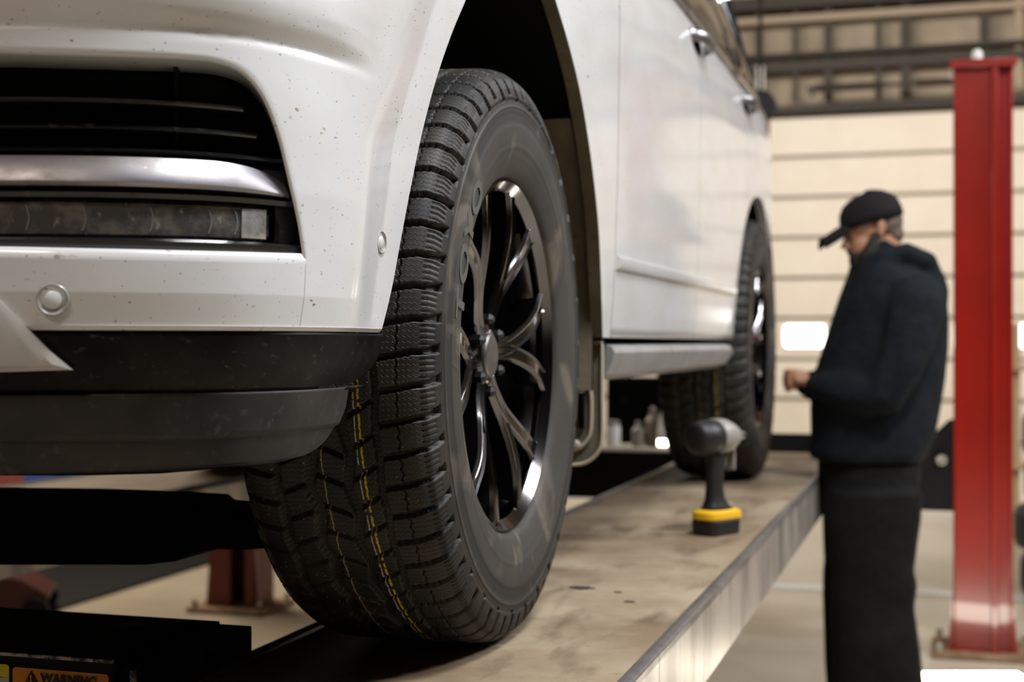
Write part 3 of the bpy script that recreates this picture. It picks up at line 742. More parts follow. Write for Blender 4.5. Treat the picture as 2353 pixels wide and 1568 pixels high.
# --- front fender behind the wheel opening
arch_r_px = [(1275, -5), (1305, 95), (1332, 205), (1352, 320), (1366, 425), (1376, 530), (1381, 640), (1385, 776)]
arch_r = np.array([trace(*p) for p in smooth_poly(arch_r_px, 8)])
arch_r = np.vstack([[(t_of_Y(2.0), 1.840), (t_of_Y(2.04), 1.848), (t_of_Y(2.08), 1.852), (t_of_Y(2.12), 1.850), (t_of_Y(2.155), 1.845)], arch_r])
t_d1 = trace(1413, 600)[0]
n_ = 70
AR = resample(arch_r, n_)
zsb = AR[-1][1]
outer = resample(np.array([(AR[0][0], 1.93), (t_d1-.003, 1.93), (t_d1-.003, zsb)]), n_)
outer2 = np.array([[t_d1-.003, z] for t, z in AR]);
rows = []
for f in np.linspace(0, 1, 24):
    q = AR*(1-f) + outer*f; rows.append(S(q[:, 0], q[:, 1]))
fender = cchild(grid_mesh('front_fender', np.array(rows), M['paint'], solid=0))
cchild(flange('arch_flange', AR, M['liner'], .024), fender)
up = np.array([S(np.linspace(0, t_d1-.003, 120), np.full(120, z)) for z in np.linspace(1.93, 2.02, 5)])
cchild(grid_mesh('hood_edge', up, M['paint']))
cchild(grid_mesh('hood_edge', mir(up), M['paint']))
a_, b_ = up[-1], mir(up[-1:])[0]
hood = np.array([a_*(1-f)+b_*f + np.array([0, 0, .06*math.sin(PI*f)]) for f in np.linspace(0, 1, 20)])
cchild(grid_mesh('hood', hood, M['paint']))
# --- doors
ZBELT = 2.12; ZDB = zsb
t_d2 = t_of_Y(3.62); 
def panel(name, C_lo, t0, t1, ztop=ZBELT, nn=40):
    """C_lo(t) -> lower edge height"""
    ts_ = np.linspace(t0, t1, nn); lo = np.array([C_lo(t) for t in ts_])
    rows = [S(ts_, lo + (ztop-lo)*f) for f in np.linspace(0, 1, 40)]
    rows = [S(ts_, lo, .03)] + rows
    return cchild(grid_mesh(name, np.array(rows), M['paint']))
fd = panel('front_door', lambda t: ZDB, t_d1, t_d2-.003)
# rear wheel opening
RY = 4.86; RZC = ZR+.4367; RX = -.605
RYA = RY-.52
t_ra0 = t_of_Y(4.36); t_ra1 = t_of_Y(5.37)
def rear_low(t):
    Y = float(np.interp(t, T, PY_)); q = 1-((Y-RY)/.515)**2
    z = RZC + .512*math.sqrt(max(q, 0)) if q > 0 else ZDB
    return max(z, ZDB) if q > 0 else ZDB
rd = panel('rear_door', lambda t: ZDB if np.interp(t, T, PY_) < 4.36 else rear_low(t), t_d2, t_of_Y(4.58)-.003, nn=70)
rf = panel('rear_fender', lambda t: rear_low(t) if np.interp(t, T, PY_) < 5.37 else 1.36, t_of_Y(4.58), TMAX, nn=220)
# rear arch flange
th_r = np.linspace(0.02, PI-.02, 60); AY = RY - .515*np.cos(th_r); AZ = np.maximum(RZC + .512*np.sin(th_r), ZDB)
AC = np.stack([[t_of_Y(y) for y in AY], AZ], 1)
cchild(flange('arch_flange', AC, M['paint'], .03), rf)
# dark interior of the seams
for tt_ in (t_d1-.0015, t_d2-.0015):
    mb = MB(); mb.loft([[tuple(S(tt_+a, z, d)) for a, d in ((-.004, .003), (.004, .003), (.004, .02), (-.004, .02))] for z in np.linspace(ZDB, ZBELT, 30)])
    cchild(mb.build('door_seam', M['under'], None), fd)
# other flank (mirror, plain, never in view but closes the body)
ts_ = np.linspace(t_d1, TMAX, 160)
Q = mir(np.array([S(ts_, np.full(160, z)) for z in np.linspace(1.3, ZBELT, 10)]))
cchild(grid_mesh('far_side_panel', Q, M['paint']))
# mouldings on the doors
def strip(name, ta, tb, z0, z1, d, m, parent, n=40):
    mb = MB(); mb.loft([[tuple(S(t, z, dd)) for dd, z in ((.004, z0), (-d*.7, z0+.002), (-d, (z0*.7+z1*.3)), (-d*.9, z1-.004), (-.002, z1), (.004, z1))] for t in np.linspace(ta, tb, n)])
    return cchild(mb.build(name, m, None, auto=.6), parent)
zm0, zm1 = trace(1414, 620)[1], trace(1414, 586)[1]
strip('door_moulding', t_d1+.012, t_d2-.012, zm0, zm1, .009, M['paint'], fd)
strip('door_moulding', t_d2+.006, t_of_Y(4.32), zm0, zm1, .009, M['paint'], rd)
# mud line under the moulding
# handles
def handle(u, v, parent):
    t, z = trace(u, v); p0 = np.array(S(t, z))
    mb = MB(); rr = []
    for f in np.linspace(-1, 1, 25):
        h = .040*(1-abs(f)**6); lift_ = .032*(1-abs(f)**4)
        c = S(t+f*.105, z+.004, -lift_)
        rr.append([tuple(c + np.array([.010*math.cos(a), 0, .016*math.sin(a)])) for a in np.linspace(0, 2*PI, 12, endpoint=False)])
    mb.loft(rr); h_ = cchild(mb.build('door_handle', M['chrome'], None, smooth=True), parent)
    cup = MB(); c = S(t-.02, z-.012, .004); cup.ball(tuple(c), (.012, .055, .028)); cchild(cup.build('handle_cup', M['under'], None, smooth=True), h_)
handle(1603, 102, fd); handle(1714, 243, rd)
# belt moulding, glass, pillars, roof
t_g0 = t_of_Y(2.75)
tsb = np.linspace(t_g0, TMAX, 120)
def G(t, f):   # greenhouse surface, f 0 belt .. 1 roof edge
    b = S(t, ZBELT, .006); Y = b[..., 1]
    inn = .20*f**1.2; zz = ZBELT + .55*f
    x = b[..., 0] - inn*np.where(Y < 5.5, 1, .6); 
    yy = Y - np.where(Y > 5.2, (Y-5.2)*.9*f, 0)*1.0 + np.where(Y < 3.6, (3.6-Y)*.75*f, 0)
    return np.stack([x, yy, np.full_like(x, zz)], -1)
gl = cchild(grid_mesh('side_glass', np.array([G(tsb, f) for f in np.linspace(0, .86, 8)]), M['glass'], solid=.004))
cchild(grid_mesh('roof_rail', np.array([G(tsb, f)+np.array([.004, 0, 0]) for f in np.linspace(.84, 1, 6)]), M['paint']))
cchild(grid_mesh('side_glass', mir(np.array([G(tsb, f) for f in np.linspace(0, .86, 8)])), M['glass']))
e0 = G(tsb, 1.0); e1 = mir(e0[None])[0]
cchild(grid_mesh('roof', np.array([e0*(1-f)+e1*f + np.array([0, 0, .05*math.sin(PI*f)]) for f in np.linspace(0, 1, 16)]), M['paint']))
mb = MB(); mb.loft([[tuple(np.array(S(t, ZBELT-.006)) + np.array([a, 0, b])) for a, b in ((-.012, -.012), (.006, -.012), (.010, 0), (.004, .012), (-.012, .012))] for t in np.linspace(t_g0, t_of_Y(5.6), 60)])
cchild(mb.build('belt_moulding', M['chrome'], None, auto=.7))
for Y0 in (3.62, 4.58):
    mb = MB(); rr = []
    for f in np.linspace(0, .9, 10):
        c = G(np.array([t_of_Y(Y0)]), f)[0]; rr.append([(c[0]+a, c[1]+b, c[2]) for a, b in ((.006, -.05), (.006, .05), (-.02, .05), (-.02, -.05))])
    mb.loft(rr); cchild(mb.build('door_pillar', M['black_gloss'], None))
# D pillar painted
mb = MB(); rr = []
for f in np.linspace(0, 1, 12):
    c0 = G(np.array([t_of_Y(5.35)]), f)[0]; c1 = G(np.array([t_of_Y(5.63)]), f)[0]
    rr.append([(c0[0]+.006, c0[1], c0[2]), (c1[0]+.006, c1[1], c1[2]), (c1[0]-.03, c1[1], c1[2]), (c0[0]-.03, c0[1], c0[2])])
mb.loft(rr); cchild(mb.build('rear_pillar', M['paint'], None, auto=.5))
# windscreen
wa, wb_ = G(np.array([t_g0]), 0)[0], G(np.array([t_g0]), 1)[0]
wm = [mir(np.array([[wa]]))[0, 0], mir(np.array([[wb_]]))[0, 0]]
MBw = MB(); MBw.loft([[tuple(wa), tuple(wb_), tuple(wm[1]), tuple(wm[0])], [tuple(np.array(q)+np.array([0, .006, 0])) for q in (wa, wb_, wm[1], wm[0])]])
cchild(MBw.build('windscreen', M['glass'], None))
# cowl filler between hood and screen
cchild(MB().box((CX, 2.85, 2.03), (1.86, .5, .05)).build('cowl', M['black_gloss'], None))
# --- rocker panel / side step
ZS0 = hitX(1388, 879, -.605).z; ZS1 = hitX(1388, 792, -.605).z
t_s0, t_s1 = t_of_Y(2.69), trace(1674, 795)[0]
mb = MB(); rr = []
for f in np.linspace(0, 1, 50):
    t = t_s0 + (t_s1-t_s0)*f; k = 1 if f < .96 else math.sqrt(max(.05, 1-((f-.96)/.04)**2)); zc = ZS1 - .028; 
    rr.append([tuple(S(t, ZDB, dd) * np.array([1, 1, 0]) + np.array([0, 0, zc + (z-zc)*k])) for dd, z in ((.04, ZS0), (.03, ZS0), (.006, ZS0+.012), (-.006, ZS0+.040), (-.010, ZS1-.016), (-.004, ZS1-.004), (.012, ZS1), (.04, ZS1))])
mb.loft(rr); cchild(mb.build('rocker_panel', M['rocker'], None, auto=.5))
# inner sill and floor pan: the black gap over the rocker
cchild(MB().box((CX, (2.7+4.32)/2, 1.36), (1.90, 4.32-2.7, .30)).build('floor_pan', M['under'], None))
# --- wheel houses
def liner(name, yc, zc, r0, x0, x1, a0, a1, rf, m_=None):
    rows = []
    for x in np.linspace(x0, x1, 10):
        a = np.linspace(a0, a1, 50); rr = r0*(1+.05*np.sin(a*6+x*9)*0.15) - (r0-rf)*sstep(a, PI*.5, PI*.85)
        rows.append(np.stack([x + (.027*(1-sstep(a, 1.2, 2.0)) if x == x0 else 0*a), yc + rr*np.cos(a), zc + rr*1.10*np.sin(a)], -1))
    rows.append(np.stack([np.full(50, x1), yc + 0.02*np.cos(a), zc + .02*np.sin(a)], -1))
    return cchild(grid_mesh(name, np.array(rows), m_ or M['under']))
WY, WZ, WX = 2.0876, 1.2606, -.6416
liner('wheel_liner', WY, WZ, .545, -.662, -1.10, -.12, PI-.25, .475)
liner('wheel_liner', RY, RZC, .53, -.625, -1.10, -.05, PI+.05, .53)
liner('liner_sheet', WY, WZ, .536, -.662, -1.05, -.12, .80, .536, M['liner'])
# mud flap behind the front wheel: plate, raised rim, bolts
YF = 2.655
def fpx(u, v): p = hitY(u, v, YF); return (p.x, p.z)
out = [fpx(1385, 783), fpx(1386, 900), fpx(1386, 1000), fpx(1380, 1035), fpx(1362, 1058), fpx(1335, 1070), fpx(1300, 1072), fpx(1180, 1072), fpx(1180, 783)]
out = [out[0], out[1]] + [tuple(p) for p in catmull(out[2:7], 5)] + out[7:]
mb = MB(); mb.prism([(x, YF, z) for x, z in out], (0, .010, 0)); flap = cchild(mb.build('mud_flap', M['flap'], None, bevel=.002))
def rib(path, r, nm, m): return cchild(MB().tube([(x, YF-.003, z) for x, z in path], r, 8).build(nm, m, None, smooth=True), flap)
rib([fpx(1318, 787), fpx(1383, 787)] + [tuple(p) for p in catmull([fpx(1384, 800), fpx(1384, 900), fpx(1384, 1000), fpx(1374, 1040), fpx(1345, 1064), fpx(1300, 1070)], 5)], .0035, 'flap_edge', M['flap_edge'])
rib([tuple(p) for p in catmull([fpx(1300, 876), fpx(1335, 876), fpx(1352, 884), fpx(1359, 905), fpx(1360, 960), fpx(1356, 1000), fpx(1340, 1024), fpx(1318, 1034)], 5)], .0042, 'flap_rib', M['flap_edge'])
rib([fpx(1337, 905), fpx(1337, 985)], (.006), 'flap_slot', M['under'])
for u, v in ((1337, 893), (1325, 1021), (1326, 822)):
    x, z = fpx(u, v); cchild(MB().lathe([(.009, YF-.004), (.009, YF-.010), (.005, YF-.013)], (x, 0, z), axis='Y', n=12).build('flap_bolt', M['flap_edge'], None), flap)
# underbody
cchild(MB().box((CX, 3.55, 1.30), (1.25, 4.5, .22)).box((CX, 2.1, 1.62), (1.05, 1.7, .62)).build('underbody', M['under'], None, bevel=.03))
# front subframe and lower arm seen below the bumper
def p3(u, v, Y): p = hitY(u, v, Y); return (p.x, p.y, p.z)
YS = 1.86
sub_px = [(-300, 1140), (110, 1146), (300, 1153), (408, 1160), (425, 1174), (470, 1178), (470, 1238), (444, 1242), (430, 1275), (398, 1292), (330, 1300), (-300, 1300)]
mb = MB(); mb.prism([p3(u, v, YS) for u, v in sub_px], (0, .16, 0)); cchild(mb.build('subframe', M['under'], None, bevel=.006))
a0_, a1_ = p3(440, 1208, YS+.04), (-.84, YS+.14, p3(640, 1214, YS)[2])
mb = MB(); mb.tube([a0_, p3(560, 1211, YS+.05), a1_], [(.05, .034)]*3, 10); cchild(mb.build('control_arm', M['under'], None, smooth=True))
cchild(MB().tube([(-.86, WY, 1.10), (-.86, WY, 1.42)], [.05, .04], 12).tube([(-.98, WY+.05, 1.4), (-1.0, WY+.05, 1.8)], .05, 12).build('steering_knuckle', M['under'], None, smooth=True))

# ------------------------------------------------------------------ wheels
def tire_profile():
    pts = [(0, .4367), (.05, .4362), (.085, .4345), (.102, .4310), (.112, .4245), (.1185, .4150), (.1235, .4020), (.1275, .3850), (.1305, .3620), (.1310, .3400), (.1290, .3160), (.1240, .2950), (.1190, .2810), (.1145, .2745), (.1080, .2712), (.1000, .2680), (.0920, .2600)]
    c = catmull(pts, 16); s = np.r_[0, np.cumsum(np.hypot(*np.diff(c, axis=0).T))]; return c, s
PROF, PS = tire_profile(); SMAX = PS[-1]
NP = 64
def make_tire(name, hi=True):
    if hi:
        s = np.unique(np.r_[np.arange(0, .168, .0013), np.linspace(.168, SMAX, 40)]); nc = NP*26
        sn = np.unique(np.r_[np.arange(0, .15, .0022), np.linspace(.15, SMAX, 22)])
    else:
        s = np.r_[np.arange(0, .16, .005), np.linspace(.16, SMAX, 16)]; nc = NP*8; sn = s
    sfull = np.r_[-sn[::-1], s[1:]]
    a = np.sign(sfull)*np.interp(np.abs(sfull), PS, PROF[:, 0])*np.where(sfull < 0, 1.22, 1.0); r = np.interp(np.abs(sfull), PS, PROF[:, 1])
    da, dr = np.gradient(a, sfull), np.gradient(r, sfull); nn = np.hypot(da, dr); na, nr_ = -dr/nn, da/nn   # outward normal in (a, r)
    ph = np.arange(nc)/nc
    SS, PH = np.meshgrid(sfull, ph, indexing='ij')
    c = PH*NP
    def groove(x, w, e):  # x distance from the centre line, 1 inside
        return 1 - sstep(np.abs(x), w/2, w/2+e)
    def frac(x): return (x - np.floor(x + .5))
    aS = np.abs(SS); e = .0012
    zig = lambda k, amp: amp*(np.abs(frac(c*k))*4-1)
    skew = 9.0*SS
    dep = np.zeros_like(SS)
    # circumferential grooves
    dep = np.maximum(dep, groove(SS - .0540 - zig(.5, .0018), .0085, e)*.0085)
    dep = np.maximum(dep, groove(SS - .0120 - zig(.5, .0050), .0120, e)*.009)
    dep = np.maximum(dep, groove(SS + .0340 - zig(.5, .0050), .0110, e)*.009)
    dep = np.maximum(dep, groove(SS + .0740 - zig(.5, .0018), .0080, e)*.0085)
    # lateral grooves per row (in metres along the circumference)
    pit = 2.744/NP; ec = .0011
    def lat(sh, w, s0, s1, k=1.0, d=.0085):
        x = frac((c + sh)*k)*pit/k
        return groove(x, w, ec)*d*sstep(SS, s0-.001, s0)*(1-sstep(SS, s1, s1+.001))
    bend = 4.5*SS
    shou = np.where(SS > .112, 8*.112-0.35*np.abs(np.sin(0)), 8*SS)*0.45
    dep = np.maximum(dep, lat(.20*np.clip((SS-.058)/.05, 0, 1), .0070+.0*SS, .058, .120))
    dep = np.maximum(dep, lat(.45 + 14*(SS-.03), .0050, .018, .050))
    dep = np.maximum(dep, lat(.10 - 12*SS, .0052, -.029, .006))
    dep = np.maximum(dep, lat(.6 + 12*SS, .0050, -.070, -.040))
    dep = np.maximum(dep, lat(.20*np.clip((-SS-.085)/.05, 0, 1)+.35, .0070, -.125, -.078))
    # thin circumferential sipe through the shoulder blocks
    if hi: dep = np.maximum(dep, groove(SS - .084 - zig(3, .0016), .0009, .0007)*.005)
    # side lugs: grooves run down the shoulder, widening, alternate long and short
    alt = (np.floor(c + .20 + .5) % 2)
    endl = np.where(alt > 0, .158, .150)
    xx = frac(c + .20 + np.clip((aS-.122)/.03, 0, 1)*.14)*pit
    lug = groove(xx, .0070 + .006*np.clip((aS-.125)/.03, 0, 1), .0015)*.0075*(aS > .118)*(1-sstep(aS, endl-.003, endl))
    dep = np.maximum(dep, lug)
    if hi:   # side ribs on the lugs
        fr_ = frac((c + .20)*1 + .5)*pit
        for q in (-.012, -.004, .004, .012):
            dep = np.maximum(dep, groove(fr_-q, .0012, .0009)*.0016*sstep(SS, .113, .116)*(1-sstep(SS, .136, .140)))
    # buttress step, then concentric rings on the sidewall
    dep = dep - .0028*(1-sstep(aS, .152, .156))*sstep(aS, .115, .125)
    dep = dep - .0016*np.exp(-((aS-.166)/.0014)**2) + .0012*sstep(aS, .172, .174)*(1-sstep(aS, .190, .192)) - .0012*np.exp(-((aS-.226)/.002)**2) - .0010*np.exp(-((aS-.240)/.0012)**2)
    # curved mould marks
    if hi:
        for q in range(14):
            dphi = frac(PH - q/14 - (aS-.17)*1.2*(.02+.12*(q % 3)))*2*PI*.36
            dep = dep - .0006*np.exp(-(dphi/.0022)**2)*sstep(SS, .193, .196)*(1-sstep(SS, .216, .222))
    A = a[:, None] - na[:, None]*dep; R = r[:, None] - nr_[:, None]*dep
    ang = 2*PI*PH
    # slight flat where it stands on the deck
    P = np.stack([A, R*np.cos(ang), R*np.sin(ang)], -1)
    uv = np.stack([SS, PH*2.744], -1)
    return grid_mesh(name, P, M['tread'], closed_v=True, uv=uv)
def face_a(r):    # how far the spoke face sits behind the lip
    return -.036 + .028*sstep(r, .045, .215)
def make_wheel(name, hi):
    """local: +X outward, rotation axis X"""
    root = empty(name)
    L0 = .1100    # lip plane
    prof = [(.2665, L0+.001), (.2700, L0-.004), (.2690, L0-.014), (.2550, L0-.018)]
    mb = MB(); mb.lathe([(.2520, L0-.012), (.2625, L0-.002), (.2660, L0+.0015), (.2700, L0-.003), (.2702, L0-.012), (.2610, L0-.020), (.2540, -.10), (.2540, -.115), (.2420, -.115), (.2370, 0), (.2360, L0-.045), (.2420, L0-.022)], axis='X', n=120, cap=False)
    # closed torus-like section
    b = mb.build('rim', M['dark_chrome'], root, auto=.5)
    for k in range(6):
        base = math.radians(5 + 60*k); mb = MB()
        for sgn in (-1, 1):
            rr = []
            for f in np.linspace(0, 1, 22):
                r = .040 + (.258-.040)*f
                off = math.radians(15.2)*sgn*sstep(np.array(r), .085, .252)*1.0
                off = sgn*(math.radians(2.5) + math.radians(12.5)*max(0, (r-.11)/(.252-.11))**.9) if r > .11 else sgn*math.radians(2.5)
                a = base + off
                wv = .0155*(1-.35*f) + .010*(f < .1) + .006*max(0, (f-.9)/.1)
                hw = .0150 + .001*f + .005*max(0, (f-.86)/.14)
                fc = L0 + face_a(r) + (-.006 if False else 0)
                c_ = np.array([math.cos(a), math.sin(a)]); d_ = np.array([-math.sin(a), math.cos(a)])
                dp = .062 - .022*f
                sec = [(-hw, -dp), (-hw, -.006), (-hw+.0035, -.0012), (-hw+.005, 0), (-hw+.008, -.0030), (hw-.008, -.0030), (hw-.005, 0), (hw-.0035, -.0012), (hw, -.006), (hw, -dp)]
                rr.append([(fc+q, *(c_*r + d_*w_)) for w_, q in sec])
            mb.loft(rr)
        mb.build('spoke', M['dark_chrome'], root, auto=.45)
    hz = L0 - .034
    MB().lathe([(.052, hz-.06), (.056, hz-.02), (.050, hz-.004), (.040, hz+.001), (.035, hz-.002)], axis='X', n=48).build('hub', M['dark_chrome'], root, auto=.5)
    MB().lathe([(.034, hz-.004), (.034, hz+.003), (.031, hz+.006), (.012, hz+.007), (.001, hz+.0072)], axis='X', n=40).build('hub_cap', M['chrome'], root, auto=.5)
    for k in range(6):
        a = math.radians(35+60*k); MB().lathe([(.0095, hz-.03), (.0095, hz+.004), (.005, hz+.010)], (0, .056*math.cos(a), .056*math.sin(a)), axis='X', n=6).build('lug_nut', M['dark_nut'], root)
    MB().lathe([(.15, -.02), (.170, -.02), (.170, -.045), (.06, -.045), (.06, .0), (.05, .02)], axis='X', n=60).build('brake_disc', M['barrel'], root, auto=.5)
    t = make_tire('tire', hi); t.parent = root
    return root
WC = Vector((WX - .1040, WY, WZ))
steer = math.radians(-1.2)
w1 = make_wheel('front_wheel', True)
w1.location = WC - CB; w1.parent = car; w1.rotation_euler = (0, 0, -steer)
# raised letters on the sidewall
def side_letter(ch, deg, r, parent, size=.052):
    a = math.radians(deg)
    # letter plane: outward normal +X, top of the letter points away from the axle
    out_ = Vector((0, math.cos(a), math.sin(a))); rightv = Vector((0, -math.sin(a), math.cos(a)))*-1
    # seen from outside (+X looking to -X): right-hand reading runs clockwise
    n = Vector((1, 0, 0)); rightv = out_.cross(n)
    m4 = Matrix((( rightv.x, out_.x, n.x, 0), (rightv.y, out_.y, n.y, 0), (rightv.z, out_.z, n.z, 0), (0, 0, 0, 1)))
    a_r = np.interp(-r, -PROF[::-1][::-1, 1][::1] if False else -PROF[:, 1], PROF[:, 0])
    m4 = Matrix.Translation(out_*r + n*(float(a_r)+.0012)) @ m4 @ Matrix.Diagonal((1.55, 1, 1, 1))
    return text_mesh('sidewall_letter', ch, size, M['letter'], parent, m4, depth=.0009, fat=.0012)
tire1 = [c for c in w1.children if c.name.startswith('tire')][0]
for ch, dg in (('T', 167.5), ('O', 157.5), ('Y', 148), ('O', 138)): side_letter(ch, dg, .324, w1, .046)
w2 = make_wheel('rear_wheel', False); w2.location = Vector((RX-.104, RY, RZC)) - CB; w2.parent = car; w2.rotation_euler = (math.radians(17), 0, 0)
for (x, y) in ((2*CX-(WX-.104), WY), (2*CX-(RX-.104), RY)):
    w = copy_tree(w2, car); w.location = Vector((x, y, WZ)) - CB; w.rotation_euler = (0, 0, PI); w.name = 'front_wheel' if y < 3 else 'rear_wheel'

# ================================================================== BRIDGE JACK in front of the wheel, between the runways
YJ = 1.60; ZJ = CAMZ-.41
jk = empty('bridge_jack', (-1.5, YJ, ZJ-.12), label='greasy black rolling bridge jack with orange warning label between the runways', cat='jack')
jb = WMB(); xj = hitY(262, 1522, YJ).x
jb.box(((xj-2.24)/2-.0, YJ+.005, ZJ-.06), (2.24+xj, .012, .12)); jb.box(((xj-2.24)/2, YJ+.14, ZJ-.006), (2.24+xj, .27, .012)); jb.box(((xj-2.24)/2, YJ+.275, ZJ-.06), (2.24+xj, .012, .12))
jb.box((xj-.006, YJ+.14, ZJ-.06), (.012, .27, .12))
jbo = jb.build('jack_body', M['black_metal'], jk, bevel=.002)
WMB().box(((xj-2.24)/2, YJ-.002, ZJ+.001), (2.24+xj, .006, .005)).build('worn_lip', M['worn_edge'], jk, bevel=.001)
eb = WMB(); eb.box((-1.0, YJ+.20, ZJ-.045), (.075, .15, .085)); eb.box((-1.03, YJ+.06, ZJ-.05), (.03, .09, .075)); eb.lathe([(.014, -.985), (.014, -.955)], (0, YJ+.20, ZR+.014), axis='X', n=16)
eb.build('roller_end', M['black_metal'], jk, bevel=.003)
WMB().box((hitY(308, 1540, YJ-.0).x, YJ-.002, ZJ-.05), (.006, .008, .085)).build('end_bracket', M['worn_edge'], jk, bevel=.001)
def jl(pts, nm, m, y=YJ-.0025):
    q = WMB(); q.prism([hitY(u, v, y) for u, v in pts], (0, .0015, 0)); return q.build(nm, m, jk)
def rquad(u0, u1, v0, slope, h, r=5):
    return [(u0, v0+u0*slope+r), (u0+r, v0+(u0+r)*slope), (u1-r, v0+(u1-r)*slope), (u1, v0+u1*slope+r), (u1, v0+h+u1*slope), (u0, v0+h+u0*slope)]
wl = jl(rquad(29, 249, 1531, .080, 120), 'warning_label', M['orange']); 
jl(rquad(-70, 20, 1527, .05, 29), 'caution_label', M['yellow_label']); jl([(-70, 1560), (20, 1557), (20, 1640), (-70, 1640)], 'caution_text_label', M['white_label'])
def flat_text(s, u, v, size, nm, m, y=YJ-.0042):
    p = hitY(u, v, y) - Vector(jk.location)
    m4 = Matrix(((1, 0, 0, p.x), (0, 0, 1, p.y), (0, 1, 0, p.z), (0, 0, 0, 1))) @ Matrix.Diagonal((1, 1, -1, 1))
    m4 = Matrix(((1, 0, 0, p.x), (0, 0, -1, p.y), (0, 1, 0, p.z), (0, 0, 0, 1)))
    return text_mesh(nm, s, size, m, jk, m4, depth=.0003, fat=.0006, spacing=1.03)
flat_text('WARNING', 157, 1565, .0168, 'warning_text', M['ink'])
jl([(71, 1543), (85, 1569), (58, 1567)], 'warning_triangle', M['ink'], YJ-.0042)
flat_text('!', 71.3, 1560, .011, 'warning_mark', M['orange'], YJ-.0052)

# ================================================================== IMPACT WRENCH
dp = hitZ(1640, 1229, ZR+.0065)
TX, TY = -.516, 3.385
iw = empty('impact_wrench', (TX, TY, ZR), math.radians(-30), label='cordless impact wrench with yellow battery base standing upright on the runway', cat='power tool')
# local +Y is where the nose points
def ering(cx, cy, z, rx, ry, n=20, p=2.0): return [(cx + rx*math.copysign(abs(math.cos(a))**(2/p), math.cos(a)), cy + ry*math.copysign(abs(math.sin(a))**(2/p), math.sin(a)), z) for a in np.linspace(0, 2*PI, n, endpoint=False)]
MB().loft([ering(0, .0, z, a, b, 24, 5) for z, a, b in ((0.0, .034, .052), (.004, .037, .056), (.034, .038, .057), (.037, .035, .054))]).build('battery', M['tool_black'], iw, auto=.6)
MB().loft([ering(0, .004, z, a, b, 24, 4) for z, a, b in ((.037, .037, .060), (.040, .039, .063), (.054, .038, .062), (.060, .030, .050))]).build('battery_top', M['yellow'], iw, auto=.6)
MB().loft([ering(0, y, z, a, b, 20, 2.6) for z, y, a, b in ((.058, .004, .030, .046), (.068, .0, .026, .036), (.085, -.004, .020, .026), (.11, -.006, .017, .023), (.15, -.004, .0165, .024), (.185, .0, .019, .028), (.205, .0, .024, .036))]).build('grip', M['tool_black'], iw, smooth=True)
hd = MB(); hd.loft([[(r*math.cos(a), y, .232+r*.98*math.sin(a)) for a in np.linspace(0, 2*PI, 24, endpoint=False)] for y, r in ((-.082, .014), (-.080, .030), (-.070, .040), (-.04, .043), (-.005, .042))])
hd.build('motor_housing', M['tool_black'], iw, smooth=True)
hd = MB(); hd.loft([[(r*math.cos(a), y, .232+r*.98*math.sin(a)) for a in np.linspace(0, 2*PI, 24, endpoint=False)] for y, r in ((-.012, .0425), (-.008, .0445), (.025, .043), (.045, .036), (.066, .026), (.074, .020))])
hd.build('gear_case', M['tool_grey'], iw, smooth=True)
MB().lathe([(.011, .07), (.011, .100), (.009, .104)], (0, 0, .232), axis='Y', n=20).build('anvil', M['chrome'], iw, auto=.6)
MB().box((0, .030, .178), (.012, .014, .036)).build('trigger', M['tool_grey'], iw, bevel=.003)
MB().loft([[(x, y, z) for x, y in ((-.020, .045), (.020, .045), (.014, .058), (-.014, .058))] for z in (.150, .210)]).build('front_guard', M['tool_grey'], iw, bevel=.004)
MB().box((0, .034, .066), (.03, .03, .014)).build('lamp_foot', M['tool_grey'], iw, bevel=.004)

# ================================================================== PERSON
Dm = 4.77; PSC = Dm/F
pbase = atD(2020, 788, Dm)
man = empty('person', (pbase.x, pbase.y, 0), TH, label='bearded man in black cap, black hoodie and dark work trousers looking down', cat='person')
# local frame: x = image right (his back), y = away from the lens, z = up
def A(u): return (u-2020)*PSC
def Z(v): return CAMZ-(v-788)*PSC
def er(u0, u1, v0, dy, yc=0.0, tilt=0.0, n=24, p=2.3):
    cx, rx = (A(u0)+A(u1))/2, (A(u1)-A(u0))/2; z = Z(v0)
    out = []
    for k in range(n):
        a = 2*PI*k/n; c, s_ = math.cos(a), math.sin(a)
        x = rx*math.copysign(abs(c)**(2/p), c); y = dy*math.copysign(abs(s_)**(2/p), s_)
        out.append((cx+x, yc+y, z + tilt*x))
    return out
# hoodie torso
hb = MB()
hb.loft([er(1868, 2112, 1056, .205), er(1862, 2122, 1040, .215), er(1868, 2140, 1000, .22), er(1866, 2152, 940, .215), er(1872, 2164, 870, .21), er(1895, 2170, 800, .215), er(1915, 2170, 740, .225), er(1932, 2165, 690, .232), er(1950, 2150, 650, .21, tilt=-.1), er(1963, 2120, 620, .155, tilt=-.2), er(1972, 2095, 600, .10, tilt=-.35), er(1980, 2080, 585, .075, tilt=-.4)])
# sleeves
def arm(side):
    y = side
    hb.tube([(A(2062), y*.19, Z(668)), (A(2060), y*.235, Z(705)), (A(2040), y*.265, Z(780)), (A(2012), y*.275, Z(850)), (A(1985), y*.265, Z(900)), (A(1945), y*.225, Z(905)), (A(1900), y*.155, Z(893)), (A(1868), y*.09, Z(884)), (A(1856), y*.065, Z(880))],
            [.075, .088, .080, .072, .070, .062, .054, .045, .036], 16)
arm(-1); arm(1)
hood = MB()
